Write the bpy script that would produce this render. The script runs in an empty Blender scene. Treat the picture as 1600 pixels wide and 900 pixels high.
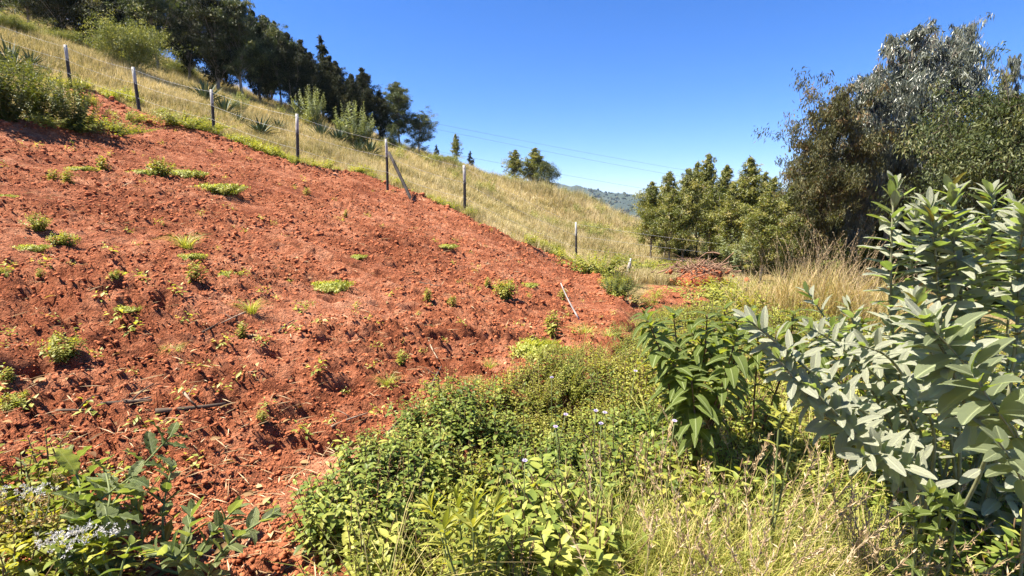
import bpy, math
import numpy as np
from math import radians, sin, cos, pi
sc = bpy.context.scene
COL = sc.collection
R = np.random.default_rng(7)

# ------------------------------------------------------------------ camera, sky, sun
F = 0.5                       # focal length / sensor width (90 deg)
PITCH = radians(9.2)
CAM = np.array([0.0, 0.0, 1.6])
cd = bpy.data.cameras.new('camera'); cam = bpy.data.objects.new('camera', cd); COL.objects.link(cam)
cam.location = CAM; cam.rotation_euler = (pi/2 - PITCH, 0, 0)
cd.sensor_width = 36; cd.lens = 36*F; cd.clip_start = 0.05; cd.clip_end = 9000
sc.camera = cam
SUN_AZ, SUN_EL = radians(-97), radians(60)      # azimuth from +Y towards +X
w = bpy.data.worlds.new('World'); sc.world = w; w.use_nodes = True
nt = w.node_tree; nt.nodes.clear()
sky = nt.nodes.new('ShaderNodeTexSky'); sky.sky_type = 'NISHITA'; sky.sun_disc = False
sky.sun_elevation = SUN_EL; sky.sun_rotation = SUN_AZ
sky.altitude = 1800; sky.air_density = 1.0; sky.dust_density = 0.15; sky.ozone_density = 3.5
bg = nt.nodes.new('ShaderNodeBackground'); bg.inputs[1].default_value = 0.060
wo = nt.nodes.new('ShaderNodeOutputWorld')
hs = nt.nodes.new('ShaderNodeHueSaturation'); hs.inputs['Saturation'].default_value = 1.28; nt.links.new(sky.outputs[0], hs.inputs['Color']); tn = nt.nodes.new('ShaderNodeMix'); tn.data_type = 'RGBA'; tn.blend_type = 'MULTIPLY'; tn.inputs[0].default_value = 1; tn.inputs[7].default_value = (.88, .90, 1.18, 1); nt.links.new(hs.outputs[0], tn.inputs[6]); nt.links.new(tn.outputs[2], bg.inputs[0]); nt.links.new(bg.outputs[0], wo.inputs[0])
sd = bpy.data.lights.new('sun', 'SUN'); sd.energy = 5.0; sd.angle = radians(0.5); sd.color = (1.0, 0.93, 0.80)
so = bpy.data.objects.new('sun', sd); COL.objects.link(so); so.location = (-10, 20, 40)
so.rotation_euler = (pi/2 - SUN_EL, 0, 0)
from mathutils import Vector
sdir = Vector((sin(SUN_AZ)*cos(SUN_EL), cos(SUN_AZ)*cos(SUN_EL), sin(SUN_EL)))
so.rotation_euler = (-sdir).to_track_quat('-Z', 'Y').to_euler()
sc.view_settings.view_transform = 'Standard'; sc.view_settings.look = 'None'
sc.view_settings.gamma = 1; sc.view_settings.use_curve_mapping = False
sc.view_settings.exposure = 1.7
sc.cycles.max_bounces = 6; sc.cycles.diffuse_bounces = 3; sc.cycles.transmission_bounces = 4
sc.cycles.glossy_bounces = 2; sc.cycles.volume_bounces = 0; sc.cycles.transparent_max_bounces = 4
sc.cycles.caustics_reflective = False; sc.cycles.caustics_refractive = False

# ------------------------------------------------------------------ pixel <-> world helpers
FW = np.array([0, cos(PITCH), -sin(PITCH)]); UP = np.array([0, sin(PITCH), cos(PITCH)]); RT = np.array([1.0, 0, 0])
def ray(px, py):
    return FW + RT*(px-800)/800 + UP*(450-py)/800
def at(px, py, Y):
    d = ray(px, py); return CAM + d*(Y/d[1])

# ------------------------------------------------------------------ noise
_P = np.random.default_rng(3).permutation(256); _P = np.concatenate([_P, _P, _P])
_G = np.random.default_rng(4).uniform(0, 2*pi, 256); _GC, _GS = np.cos(_G), np.sin(_G)
def perlin(x, y, s=0):
    x = np.asarray(x, float); y = np.asarray(y, float)
    xi = np.floor(x).astype(int); yi = np.floor(y).astype(int); xf = x-xi; yf = y-yi
    u = xf*xf*xf*(xf*(xf*6-15)+10); v = yf*yf*yf*(yf*(yf*6-15)+10)
    def g(i, j, dx, dy):
        a = _P[(_P[(i+s) & 255]+j) & 255]; return _GC[a]*dx+_GS[a]*dy
    n0 = g(xi, yi, xf, yf)*(1-u)+g(xi+1, yi, xf-1, yf)*u
    n1 = g(xi, yi+1, xf, yf-1)*(1-u)+g(xi+1, yi+1, xf-1, yf-1)*u
    return (n0*(1-v)+n1*v)*1.5
def fbm(x, y, o=4, s=0):
    r = 0; a = 1.0
    for k in range(o):
        r = r+a*perlin(x*2**k, y*2**k, s+k*17); a *= .5
    return r

# ------------------------------------------------------------------ terrain height
XN = np.array([-200, -60, -30, -20, -14, -9, -6, -3.5, -1.5, 0, 2, 5, 9, 15, 30, 60, 200.])
ROWS = [
 (-60, [30, 14, 7, 5, 3.3, 2.2, 1.4, .8, .3, 0, -.2, -.4, -.8, -1.3, -3, -6, -20]),
 (0,   [36, 16, 8, 5.6, 3.6, 2.3, 1.5, .8, .28, 0, -.12, -.35, -.75, -1.3, -3, -6, -20]),
 (5,   [38, 17.5, 9, 6.3, 4.1, 2.6, 1.75, 1.05, .5, .15, -.15, -.45, -.8, -1.3, -3, -6, -20]),
 (10,  [40, 19, 10, 7.0, 4.5, 3.0, 2.15, 1.45, .85, .4, -.28, -.65, -.9, -1.3, -3, -6, -20]),
 (15,  [42, 20, 10.6, 7.7, 5.1, 3.55, 2.62, 1.95, 1.28, .62, -.4, -.8, -1.0, -1.4, -3, -6, -20]),
 (20,  [43, 21, 11.2, 8.2, 6.0, 4.3, 3.3, 2.4, 1.6, .85, -.15, -.8, -1.1, -1.5, -3, -6, -20]),
 (30,  [45, 22, 12.0, 8.8, 7.0, 5.1, 4.1, 3.25, 2.4, 1.75, .8, -.1, -1.0, -1.6, -3, -6, -20]),
 (40,  [47, 23, 13.3, 9.5, 7.7, 5.9, 4.95, 4.3, 3.5, 3.1, 2.7, 1.9, .35, -1.3, -3.5, -7, -20]),
 (50,  [48, 24, 13.8, 9.6, 7.5, 5.4, 4.2, 3.3, 2.6, 2.0, 1.3, .3, -1.4, -3, -5, -9, -22]),
 (80,  [48, 24, 13, 8, 5, 2, 0, -1, -2, -3, -4, -5, -6, -8, -10, -14, -25]),
 (200, [30, 10, 0, -6, -10, -13, -15, -16, -17, -18, -19, -20, -22, -24, -26, -28, -34]),
 (600, [0, -25, -32, -34, -35, -36, -37, -38, -38, -39, -39, -40, -40, -41, -42, -43, -45]),
 (1200, [-40]*17), (4200, [-40]*17)]
YN = np.array([r[0] for r in ROWS], float); ZN = np.array([r[1] for r in ROWS], float)
def pchip_d(x, y):
    h = np.diff(x); dl = np.diff(y)/h; d = np.zeros_like(y)
    for i in range(1, len(x)-1):
        if dl[i-1]*dl[i] > 0:
            w1 = 2*h[i]+h[i-1]; w2 = h[i]+2*h[i-1]; d[i] = (w1+w2)/(w1/dl[i-1]+w2/dl[i])
    d[0] = dl[0]; d[-1] = dl[-1]; return d
def herm(t, h, y0, y1, d0, d1):
    t2 = t*t; t3 = t2*t
    return (2*t3-3*t2+1)*y0+(t3-2*t2+t)*h*d0+(-2*t3+3*t2)*y1+(t3-t2)*h*d1
_DX = np.array([pchip_d(XN, r) for r in ZN])
def H(x, y):
    x = np.atleast_1d(np.asarray(x, float)); y = np.atleast_1d(np.asarray(y, float))
    xc = np.clip(x, XN[0], XN[-1]-1e-6); i = np.clip(np.searchsorted(XN, xc, side='right')-1, 0, len(XN)-2)
    h = XN[i+1]-XN[i]; t = (xc-XN[i])/h
    rows = np.array([herm(t, h, ZN[k][i], ZN[k][i+1], _DX[k][i], _DX[k][i+1]) for k in range(len(YN))])
    dl = np.diff(rows, axis=0)/np.diff(YN)[:, None]
    d = np.zeros_like(rows); a, b = dl[:-1], dl[1:]
    same = a*b > 0
    with np.errstate(all='ignore'):
        hm = 2*a*b/(a+b)
    d[1:-1] = np.where(same, hm, 0)
    yc = np.clip(y, YN[0], YN[-1]-1e-6); j = np.clip(np.searchsorted(YN, yc, side='right')-1, 0, len(YN)-2)
    hh = YN[j+1]-YN[j]; tt = (yc-YN[j])/hh; n = np.arange(len(x))
    return herm(tt, hh, rows[j, n], rows[j+1, n], d[j, n], d[j+1, n])
def G(px, py, ymax=60):
    """where the line of sight through a point of the photo meets the bare hillside"""
    d = ray(px, py); t = np.concatenate([np.linspace(.8, 6, 500), np.linspace(6, ymax, 1500)])
    p = CAM[None]+d[None]*(t/d[1])[:, None]
    below = p[:, 2] < H(p[:, 0], p[:, 1])
    k = int(np.argmax(below)) if below.any() else len(t)-1
    return p[k]

def poly_world(pts): return np.array([G(*p)[:2] if len(p) == 2 else p[:2] for p in pts])
def sdf(poly, x, y):
    """signed distance, positive inside"""
    d = np.full(x.shape, 1e9); inside = np.zeros(x.shape, bool); n = len(poly)
    for i in range(n):
        a = poly[i]; b = poly[(i+1) % n]; e = b-a
        wx = x-a[0]; wy = y-a[1]; t = np.clip((wx*e[0]+wy*e[1])/(e@e+1e-12), 0, 1)
        d = np.minimum(d, (wx-e[0]*t)**2+(wy-e[1]*t)**2)
        c = ((a[1] > y) != (b[1] > y))
        with np.errstate(all='ignore'):
            xx = (b[0]-a[0])*(y-a[1])/(b[1]-a[1]+1e-12)+a[0]
        inside ^= c & (x < xx)
    return np.sqrt(d)*np.where(inside, 1, -1)
# tilled field outline (third value marks a point given in metres)
FIELD = poly_world([(0, 196), (60, 205), (135, 212), (128, 168), (104, 146), (150, 150), (212, 176), (330, 214), (464, 262), (560, 276), (640, 304),
    (725, 342), (800, 382), (870, 408), (940, 432), (990, 492), (1000, 540), (960, 600), (880, 650), (760, 700), (700, 790), (640, 899), (-.1, .9, 0),
    (-.3, .6, 0), (-1.0, -6, 0), (-16, -6, 0), (-22, 4, 0), (-18, 12, 0)])
PATH = poly_world([(1015, 446), (1060, 452), (1130, 430), (1110, 470), (1060, 490), (985, 500), (930, 590), (860, 620), (900, 560), (960, 520), (1000, 480)])
HERB = poly_world([(505, 899), (545, 800), (600, 735), (680, 690), (790, 650), (870, 622), (950, 575), (1000, 520), (1080, 480), (1130, 465), (1300, 440), (1500, 440), (4.5, 3.0, 0), (4, .5, 0), (.6, .5, 0), (-.45, .9, 0)])
def soilmask(x, y):
    k = (np.abs(x+8) < 20) & (y > -9) & (y < 21); out = np.zeros(x.shape)
    if k.any(): out[k] = soilmask2(x[k], y[k])
    return out
def soilmask2(x, y):
    n = fbm(x*1.6, y*1.6, 3, 5)*.22
    a = np.clip((sdf(FIELD, x, y)+n+.05)/.18, 0, 1); b = np.clip((sdf(PATH, x, y)+n+.1)/.25, 0, 1)
    return np.maximum(a, b)
FUR = [([G(*p)[:2] for p in L], wd, dp) for L, wd, dp in [
    ([(375, 358), (430, 382), (490, 402), (560, 425), (640, 455)], .13, .13),
    ([(175, 472), (215, 486), (260, 500), (300, 512)], .16, .20),
    ([(500, 542), (570, 534), (650, 540), (740, 538), (860, 536)], .10, .11),
    ([(130, 282), (180, 292), (240, 305), (330, 330)], .12, .10),
    ([(300, 585), (380, 596), (455, 600)], .09, .08),
    ([(0, 600), (40, 592), (90, 597)], .12, .12),
    ([(440, 700), (520, 715), (600, 700)], .12, .08),
    ([(600, 380), (700, 400), (800, 430)], .12, .06)]]
HOLES = [(G(px, py)[:2], r, d) for px, py, r, d in [(380, 412, .15, .14), (527, 588, .1, .10), (548, 610, .13, .1), (645, 487, .1, .1), (40, 600, .14, .1), (470, 395, .1, .12), (115, 520, .12, .1), (330, 480, .12, .1), (370, 640, .14, .1), (690, 430, .1, .08), (480, 660, .16, .08), (520, 470, .1, .08), (150, 700, .1, .08), (590, 480, .09, .08), (430, 560, .1, .08), (60, 480, .14, .1)]]
def soil_h(x, y, m):
    k = (m > .01) | (np.hypot(x, y) < 9); out = np.zeros(x.shape)
    if k.any(): out[k] = soil_h2(x[k], y[k], m[k])
    return out
def soil_h2(x, y, m):
    wx = x+.3*perlin(x*.9, y*.9, 31); wy = y+.3*perlin(x*.9+9, y*.9, 33)
    z = .05*fbm(wx*.75, wy*.75, 2, 2)
    z += .020*(1-np.abs(perlin(wx*2.1, wy*3.4, 11))*2)
    z += .026*np.clip(perlin(wx*4.2, wy*6.5, 12), -.5, .6)
    patch = np.clip(perlin(x*.8, y*.8, 40)*2.0+.62, .08, 1)
    b = np.abs(perlin(wx*5.5, wy*12, 13)); z += .046*np.minimum(b*2.2, .8)*(.35+.65*patch)
    b = np.abs(perlin(wx*13, wy*23, 14)); z += .044*b*1.6*patch
    z += .016*perlin(x*33, y*41, 15)*(.3+.7*patch)
    c = perlin(wx*2.2+4, wy*6, 17); z -= .07*np.clip(c-.42, 0, .4)/.4*(.3+.7*patch)
    c = perlin(wx*4.6+4, wy*14, 18); z -= .055*np.clip(c-.25, 0, .3)/.3*(.25+.75*patch)
    for L, wd, dp in FUR:
        for a, c in zip(L[:-1], L[1:]):
            e = c-a; t = np.clip(((x-a[0])*e[0]+(y-a[1])*e[1])/(e@e), 0, 1)
            dd = np.hypot(x-a[0]-e[0]*t, y-a[1]-e[1]*t)+.05*perlin(x*5, y*5, 21)+.03*perlin(x*13, y*13, 22)
            z = z-dp*1.35*np.exp(-(dd/(wd*.6))**4)*(.75+.6*np.clip(perlin(x*2.5, y*2.5, 23)+.4, 0, 1))
            z = z+dp*.3*np.exp(-((dd-wd*1.6)/(wd*.7))**2)
    for c, r, dpt in HOLES:
        dd = np.hypot(x-c[0], y-c[1])*(1+.4*perlin(x*8, y*8, 24))
        z = z-dpt*.8*np.exp(-(dd/(r*.8))**4)+dpt*.2*np.exp(-((dd-r*1.4)/(r*.5))**2)
    return z*m
def ground(x, y):
    x = np.atleast_1d(np.asarray(x, float)); y = np.atleast_1d(np.asarray(y, float))
    m = soilmask(x, y); rim = np.zeros(x.shape); kk = m > .01; rim[kk] = np.exp(-(np.clip(sdf(FIELD, x[kk], y[kk]), -1, 9)-.25)**2/.12)*m[kk]
    far = np.clip((np.hypot(x, y)-4)/20, 0, 1)
    return H(x, y)+soil_h(x, y, .12+.88*m)+.12*rim+far*.22*fbm(x*.22, y*.22, 3, 8)*(1-m*.6)*np.clip(1-(np.hypot(x, y)-60)/400, 0, 1)
def gz(x, y): return float(ground(x, y)[0])

# ------------------------------------------------------------------ materials
def mat(name):
    m = bpy.data.materials.new(name); m.use_nodes = True; m.node_tree.nodes.clear(); return m, m.node_tree
def N(nt, t, **k):
    n = nt.nodes.new(t)
    for a, b in k.items():
        if a.startswith('i_'):
            key = a[2:]; n.inputs[int(key) if key.isdigit() else key.replace('_', ' ')].default_value = b
        else: setattr(n, a, b)
    return n
def ramp(nt, fac, stops):
    r = nt.nodes.new('ShaderNodeValToRGB'); el = r.color_ramp.elements
    while len(el) < len(stops): el.new(.5)
    for e, (p, c) in zip(el, stops): e.position = p; e.color = (*c, 1)
    nt.links.new(fac, r.inputs[0]); return r
def leafmat(name, stops, trans=.35, rough=.5, spec=.35, back=None, veins=0, tcol=None, patch=0, attr='rnd'):
    m, t = mat(name); L = t.links.new
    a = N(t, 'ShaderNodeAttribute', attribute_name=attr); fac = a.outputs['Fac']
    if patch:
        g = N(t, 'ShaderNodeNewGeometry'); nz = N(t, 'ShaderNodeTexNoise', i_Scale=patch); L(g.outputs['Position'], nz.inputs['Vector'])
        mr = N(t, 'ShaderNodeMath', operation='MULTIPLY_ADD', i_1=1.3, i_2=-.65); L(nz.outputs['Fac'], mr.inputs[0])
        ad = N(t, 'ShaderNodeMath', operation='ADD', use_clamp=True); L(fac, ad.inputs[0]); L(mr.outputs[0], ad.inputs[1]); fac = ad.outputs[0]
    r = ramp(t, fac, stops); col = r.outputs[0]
    if back:
        g = N(t, 'ShaderNodeNewGeometry'); mx = N(t, 'ShaderNodeMix', data_type='RGBA'); L(g.outputs['Backfacing'], mx.inputs[0]); L(col, mx.inputs[6])
        mx.inputs[7].default_value = (*back, 1); col = mx.outputs[2]
    p = N(t, 'ShaderNodeBsdfPrincipled', i_Roughness=rough); p.inputs['Specular IOR Level'].default_value = spec
    if veins:
        u = N(t, 'ShaderNodeAttribute', attribute_name='luv'); s = N(t, 'ShaderNodeSeparateXYZ'); L(u.outputs['Vector'], s.inputs[0])
        ab = N(t, 'ShaderNodeMath', operation='ABSOLUTE'); L(s.outputs[1], ab.inputs[0])
        m1 = N(t, 'ShaderNodeMath', operation='MULTIPLY_ADD', i_1=-1.1); L(ab.outputs[0], m1.inputs[0]); L(s.outputs[0], m1.inputs[2])
        m2 = N(t, 'ShaderNodeMath', operation='MULTIPLY', i_1=62.0); L(m1.outputs[0], m2.inputs[0])
        sn = N(t, 'ShaderNodeMath', operation='SINE'); L(m2.outputs[0], sn.inputs[0])
        pw = N(t, 'ShaderNodeMath', operation='ABSOLUTE'); L(sn.outputs[0], pw.inputs[0])
        mid = N(t, 'ShaderNodeMath', operation='MULTIPLY', i_1=14.0, use_clamp=True); L(ab.outputs[0], mid.inputs[0])
        mm = N(t, 'ShaderNodeMath', operation='MULTIPLY'); L(pw.outputs[0], mm.inputs[0]); L(mid.outputs[0], mm.inputs[1])
        bp = N(t, 'ShaderNodeBump', i_Strength=veins, i_Distance=.006); L(mm.outputs[0], bp.inputs['Height']); L(bp.outputs[0], p.inputs['Normal'])
        inv = N(t, 'ShaderNodeMath', operation='SUBTRACT', i_0=1.0); L(mid.outputs[0], inv.inputs[1])
        f2 = N(t, 'ShaderNodeMath', operation='MULTIPLY', i_1=.55); L(inv.outputs[0], f2.inputs[0])
        mx2 = N(t, 'ShaderNodeMix', data_type='RGBA'); L(f2.outputs[0], mx2.inputs[0]); L(col, mx2.inputs[6]); mx2.inputs[7].default_value = (.42, .46, .25, 1); col = mx2.outputs[2]
    L(col, p.inputs['Base Color'])
    tr = N(t, 'ShaderNodeBsdfTranslucent')
    tm = N(t, 'ShaderNodeMix', data_type='RGBA', blend_type='MULTIPLY'); tm.inputs[0].default_value = 1; L(col, tm.inputs[6]); tm.inputs[7].default_value = (*(tcol or (1.5, 1.45, .55)), 1)
    L(tm.outputs[2], tr.inputs[0])
    mx = N(t, 'ShaderNodeMixShader', i_0=trans); L(p.outputs[0], mx.inputs[1]); L(tr.outputs[0], mx.inputs[2])
    o = N(t, 'ShaderNodeOutputMaterial'); L(mx.outputs[0], o.inputs[0]); return m
def plainmat(name, c1, c2, scale=8, rough=.85, bump=.3, dist=.01, spec=.2, stretch=None):
    m, t = mat(name); L = t.links.new
    tc = N(t, 'ShaderNodeTexCoord'); nz = N(t, 'ShaderNodeTexNoise', i_Scale=scale, i_Detail=6.0)
    mp = N(t, 'ShaderNodeMapping'); L(tc.outputs['Object'], mp.inputs[0]); L(mp.outputs[0], nz.inputs['Vector'])
    if stretch: mp.inputs['Scale'].default_value = stretch
    r = ramp(t, nz.outputs['Fac'], [(.3, c1), (.7, c2)])
    p = N(t, 'ShaderNodeBsdfPrincipled', i_Roughness=rough); p.inputs['Specular IOR Level'].default_value = spec
    b = N(t, 'ShaderNodeBump', i_Strength=bump, i_Distance=dist); L(nz.outputs['Fac'], b.inputs['Height']); L(b.outputs[0], p.inputs['Normal'])
    L(r.outputs[0], p.inputs['Base Color']); o = N(t, 'ShaderNodeOutputMaterial'); L(p.outputs[0], o.inputs[0]); return m

def ground_material():
    m, t = mat('ground_soil_and_grass'); L = t.links.new
    g = N(t, 'ShaderNodeNewGeometry'); P = g.outputs['Position']
    def nz(s, d=5, r=.6): n = N(t, 'ShaderNodeTexNoise', i_Scale=s, i_Detail=float(d), i_Roughness=r); L(P, n.inputs['Vector']); return n.outputs['Fac']
    big, mid, fine = nz(.55, 4), nz(4.0, 6, .65), nz(38, 4, .7)
    c1 = ramp(t, mid, [(.28, (.13, .043, .021)), (.46, (.28, .096, .046)), (.70, (.45, .205, .115))])
    c2 = ramp(t, big, [(.32, (.66, .56, .52)), (.5, (1.0, .97, .95)), (.68, (1.18, 1.28, 1.35))])
    s1 = N(t, 'ShaderNodeMix', data_type='RGBA', blend_type='MULTIPLY'); s1.inputs[0].default_value = 1; L(c1.outputs[0], s1.inputs[6]); L(c2.outputs[0], s1.inputs[7])
    c3 = ramp(t, fine, [(.34, (.52, .48, .46)), (.62, (1.22, 1.22, 1.22))])
    s2 = N(t, 'ShaderNodeMix', data_type='RGBA', blend_type='MULTIPLY'); s2.inputs[0].default_value = .8; L(s1.outputs[2], s2.inputs[6]); L(c3.outputs[0], s2.inputs[7])
    gr = ramp(t, nz(1.1, 5), [(.3, (.13, .10, .040)), (.5, (.26, .19, .085)), (.7, (.36, .27, .13))])
    far = ramp(t, nz(.02, 6, .7), [(.40, (.035, .055, .022)), (.58, (.06, .08, .03)), (.70, (.14, .12, .06))])
    ln = N(t, 'ShaderNodeVectorMath', operation='LENGTH'); L(P, ln.inputs[0])
    fm = N(t, 'ShaderNodeMapRange', i_1=60.0, i_2=160.0); L(ln.outputs['Value'], fm.inputs[0])
    gm = N(t, 'ShaderNodeMix', data_type='RGBA'); L(fm.outputs[0], gm.inputs[0]); L(gr.outputs[0], gm.inputs[6]); L(far.outputs[0], gm.inputs[7])
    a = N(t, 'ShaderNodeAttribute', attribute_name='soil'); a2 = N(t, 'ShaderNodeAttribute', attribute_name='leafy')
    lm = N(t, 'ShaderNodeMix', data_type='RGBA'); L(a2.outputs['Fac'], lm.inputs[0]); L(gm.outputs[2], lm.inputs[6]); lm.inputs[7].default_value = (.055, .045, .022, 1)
    fx = N(t, 'ShaderNodeMix', data_type='RGBA'); L(a.outputs['Fac'], fx.inputs[0]); L(lm.outputs[2], fx.inputs[6]); L(s2.outputs[2], fx.inputs[7])
    p = N(t, 'ShaderNodeBsdfPrincipled', i_Roughness=.95); p.inputs['Specular IOR Level'].default_value = .1; L(fx.outputs[2], p.inputs['Base Color'])
    b1 = N(t, 'ShaderNodeBump', i_Strength=.9, i_Distance=.012); L(fine, b1.inputs['Height'])
    b2 = N(t, 'ShaderNodeBump', i_Strength=1.0, i_Distance=.09); L(nz(14, 5, .7), b2.inputs['Height']); L(b1.outputs[0], b2.inputs['Normal'])
    L(b2.outputs[0], p.inputs['Normal']); o = N(t, 'ShaderNodeOutputMaterial'); L(p.outputs[0], o.inputs[0]); return m

# ------------------------------------------------------------------ mesh builder
TPL = {
 'leaf2': (np.array([(0, 0, 0), (.42, .5, .12), (.42, -.5, .12), (1, 0, 0)]), [(0, 1, 3), (0, 3, 2)]),
 'tuftl': (np.array([(0, 0, 0), (.42, .5, .05), (.42, -.5, .05), (1, 0, 0)]), [(0, 1, 3, 2)]),
}
def leaf_tpl(prof, us, fold=.16, wave=0.0, cols=2):
    v = []; f = []
    for k, u in enumerate(us):
        wd = prof(u)
        for j in range(-cols, cols+1):
            s = j/cols; v.append((u, .5*wd*s, fold*abs(s)*wd+wave*sin(k*2.1+j*1.3)*abs(s)))
    n = 2*cols+1
    for k in range(len(us)-1):
        for j in range(n-1): f.append((k*n+j, (k+1)*n+j, (k+1)*n+j+1, k*n+j+1))
    return np.array(v), f
TPL['ovate'] = leaf_tpl(lambda u: max(.06, (sin(pi*min(1, u**.72))**.85) if u < 1 else .02), (0, .12, .3, .5, .7, .87, 1), .16, .02, 1)
TPL['ell'] = leaf_tpl(lambda u: .05+.95*max(0, sin(pi*u**1.05 if u < .98 else pi*.995))**.6, (0, .08, .22, .42, .62, .8, .93, 1), .18, .03, 2)
TPL['broad'] = leaf_tpl(lambda u: .05+.95*max(0, sin(pi*min(.995, u**.8)))**.8, (0, .08, .2, .38, .56, .74, .9, 1), .14, .04, 2)
TPL['wavy'] = leaf_tpl(lambda u: .12+.9*max(0, sin(pi*min(.99, u**1.2)))**.6*(1+.22*sin(u*26)), np.linspace(0, 1, 11), .12, .10, 2)
TPL['lance'] = leaf_tpl(lambda u: .1+.9*max(0, sin(pi*min(.99, u**.9))), (0, .25, .5, .75, 1), .15, .01, 1)
TPL['sword'] = leaf_tpl(lambda u: (.55+.45*sin(pi*min(1, u*1.1)))*(1-u**3)+.01, (0, .2, .4, .6, .8, 1), .22, 0, 1)
def unit(a): return a/(np.linalg.norm(a, axis=-1, keepdims=True)+1e-9)
class MB:
    def __init__(s): s.V = []; s.Q = []; s.T = []; s.r = []; s.uv = []; s.n = 0
    def add(s, V, Q=None, T=None, r=None, uv=None):
        k = len(V); s.V.append(V); s.r.append(np.full(k, .5) if r is None else r); s.uv.append(np.zeros((k, 2)) if uv is None else uv)
        if Q is not None and len(Q): s.Q.append(np.asarray(Q).reshape(-1, 4)+s.n)
        if T is not None and len(T): s.T.append(np.asarray(T).reshape(-1, 3)+s.n)
        s.n += k
    def leaves(s, P, D, Nm, L, W, tpl='leaf2', r=None, curl=.25):
        P = np.atleast_2d(P); n = len(P)
        if n == 0: return
        D = unit(np.broadcast_to(D, (n, 3)).astype(float)); Nm = np.broadcast_to(Nm, (n, 3)).astype(float)
        S = unit(np.cross(D, Nm)); Nn = np.cross(S, D)
        L = np.broadcast_to(L, n)[:, None, None]; W = np.broadcast_to(W, n)[:, None, None]; cu = np.broadcast_to(curl, n)[:, None, None]
        tv, tf = TPL[tpl]; k = len(tv); u = tv[:, 0][None, :, None]; v = tv[:, 1][None, :, None]; ww = tv[:, 2][None, :, None]
        V = P[:, None]+D[:, None]*L*u*(1-.15*cu*u)+S[:, None]*W*v+Nn[:, None]*(W*ww-L*cu*u*u)
        V = V.reshape(-1, 3); r = R.random(n) if r is None else np.broadcast_to(r, n)
        off = (np.arange(n)*k)[:, None, None]; tf = np.array(tf); Fc = (tf[None]+off).reshape(-1, tf.shape[1])
        s.add(V, Fc if tf.shape[1] == 4 else None, Fc if tf.shape[1] == 3 else None, np.repeat(r, k), np.tile(tv[:, :2], (n, 1)))
    def blades(s, P, out, L, W, bend, r=None, seg=4, lift=1.0):
        P = np.atleast_2d(P); n = len(P); out = unit(out); L = np.broadcast_to(L, n)[:, None]; W = np.broadcast_to(W, n)[:, None]; bend = np.broadcast_to(bend, n)[:, None]
        side = np.stack([-out[:, 1], out[:, 0], R.normal(0, .3, n)], 1); side = unit(side+out*R.normal(0, .5, (n, 1)))
        rows = []; 
        for k in range(seg+1):
            t = k/seg; h = L*t*(1-.45*bend*t*t); o = L*bend*t**1.8
            c = P+np.array([0, 0, 1.])*h*lift+out*o; wd = W*(1-t)**.6*.5+1e-4
            rows += [c-side*wd, c+side*wd]
        V = np.stack(rows, 1).reshape(-1, 3); k2 = 2*(seg+1); f = np.array([(2*i, 2*i+1, 2*i+3, 2*i+2) for i in range(seg)])
        Fc = (f[None]+(np.arange(n)*k2)[:, None, None]).reshape(-1, 4); r = R.random(n) if r is None else np.broadcast_to(r, n)
        tt = np.repeat(np.arange(seg+1)/seg, 2); uv = np.stack([tt, np.zeros_like(tt)], 1)
        s.add(V, Fc, None, np.repeat(r, k2), np.tile(uv, (n, 1)))
    def tube(s, pts, rad, sides=5, r=.5, cap=True):
        pts = np.asarray(pts, float); m = len(pts); rad = np.broadcast_to(rad, m); t = unit(np.gradient(pts, axis=0))
        ref = np.array([0, 0, 1.]) if abs(t[0][2]) < .9 else np.array([1., 0, 0]); a = unit(np.cross(t, ref)); b = np.cross(t, a)
        th = np.arange(sides)*2*pi/sides
        V = (pts[:, None]+(a[:, None]*np.cos(th)[None, :, None]+b[:, None]*np.sin(th)[None, :, None])*rad[:, None, None]).reshape(-1, 3)
        q = [(i*sides+j, i*sides+(j+1) % sides, (i+1)*sides+(j+1) % sides, (i+1)*sides+j) for i in range(m-1) for j in range(sides)]
        T = []
        if cap:
            V = np.vstack([V, pts[-1:], pts[:1]]); e = (m-1)*sides
            T = [(e+j, e+(j+1) % sides, m*sides) for j in range(sides)]+[((j+1) % sides, j, m*sides+1) for j in range(sides)]
        s.add(V, q, T, np.full(len(V), r))
    def lump(s, c, rad, r=.5, seed=0, sq=(1, 1, .7), amp=.3):
        g = np.random.default_rng(seed); nu, nv = 7, 5
        rows = [(0, 0, 1.)]
        for i in range(1, nv):
            ph = pi*i/nv
            for j in range(nu): rows.append((sin(ph)*cos(2*pi*j/nu), sin(ph)*sin(2*pi*j/nu), cos(ph)))
        rows.append((0, 0, -1.)); V = np.array(rows); V *= (1+g.uniform(-amp, amp, (len(V), 1))); V = V*np.array(sq)*rad+c
        T = [(0, 1+j, 1+(j+1) % nu) for j in range(nu)]; Q = []
        for i in range(nv-2):
            for j in range(nu): a = 1+i*nu; Q.append((a+j, a+nu+j, a+nu+(j+1) % nu, a+(j+1) % nu))
        e = 1+(nv-2)*nu; T += [(e+(j+1) % nu, e+j, len(V)-1) for j in range(nu)]
        s.add(V, Q, T, np.full(len(V), r))
    def arrays(s):
        return np.vstack(s.V), (np.vstack(s.Q) if s.Q else np.zeros((0, 4), int)), (np.vstack(s.T) if s.T else np.zeros((0, 3), int)), np.concatenate(s.r), np.vstack(s.uv)
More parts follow.
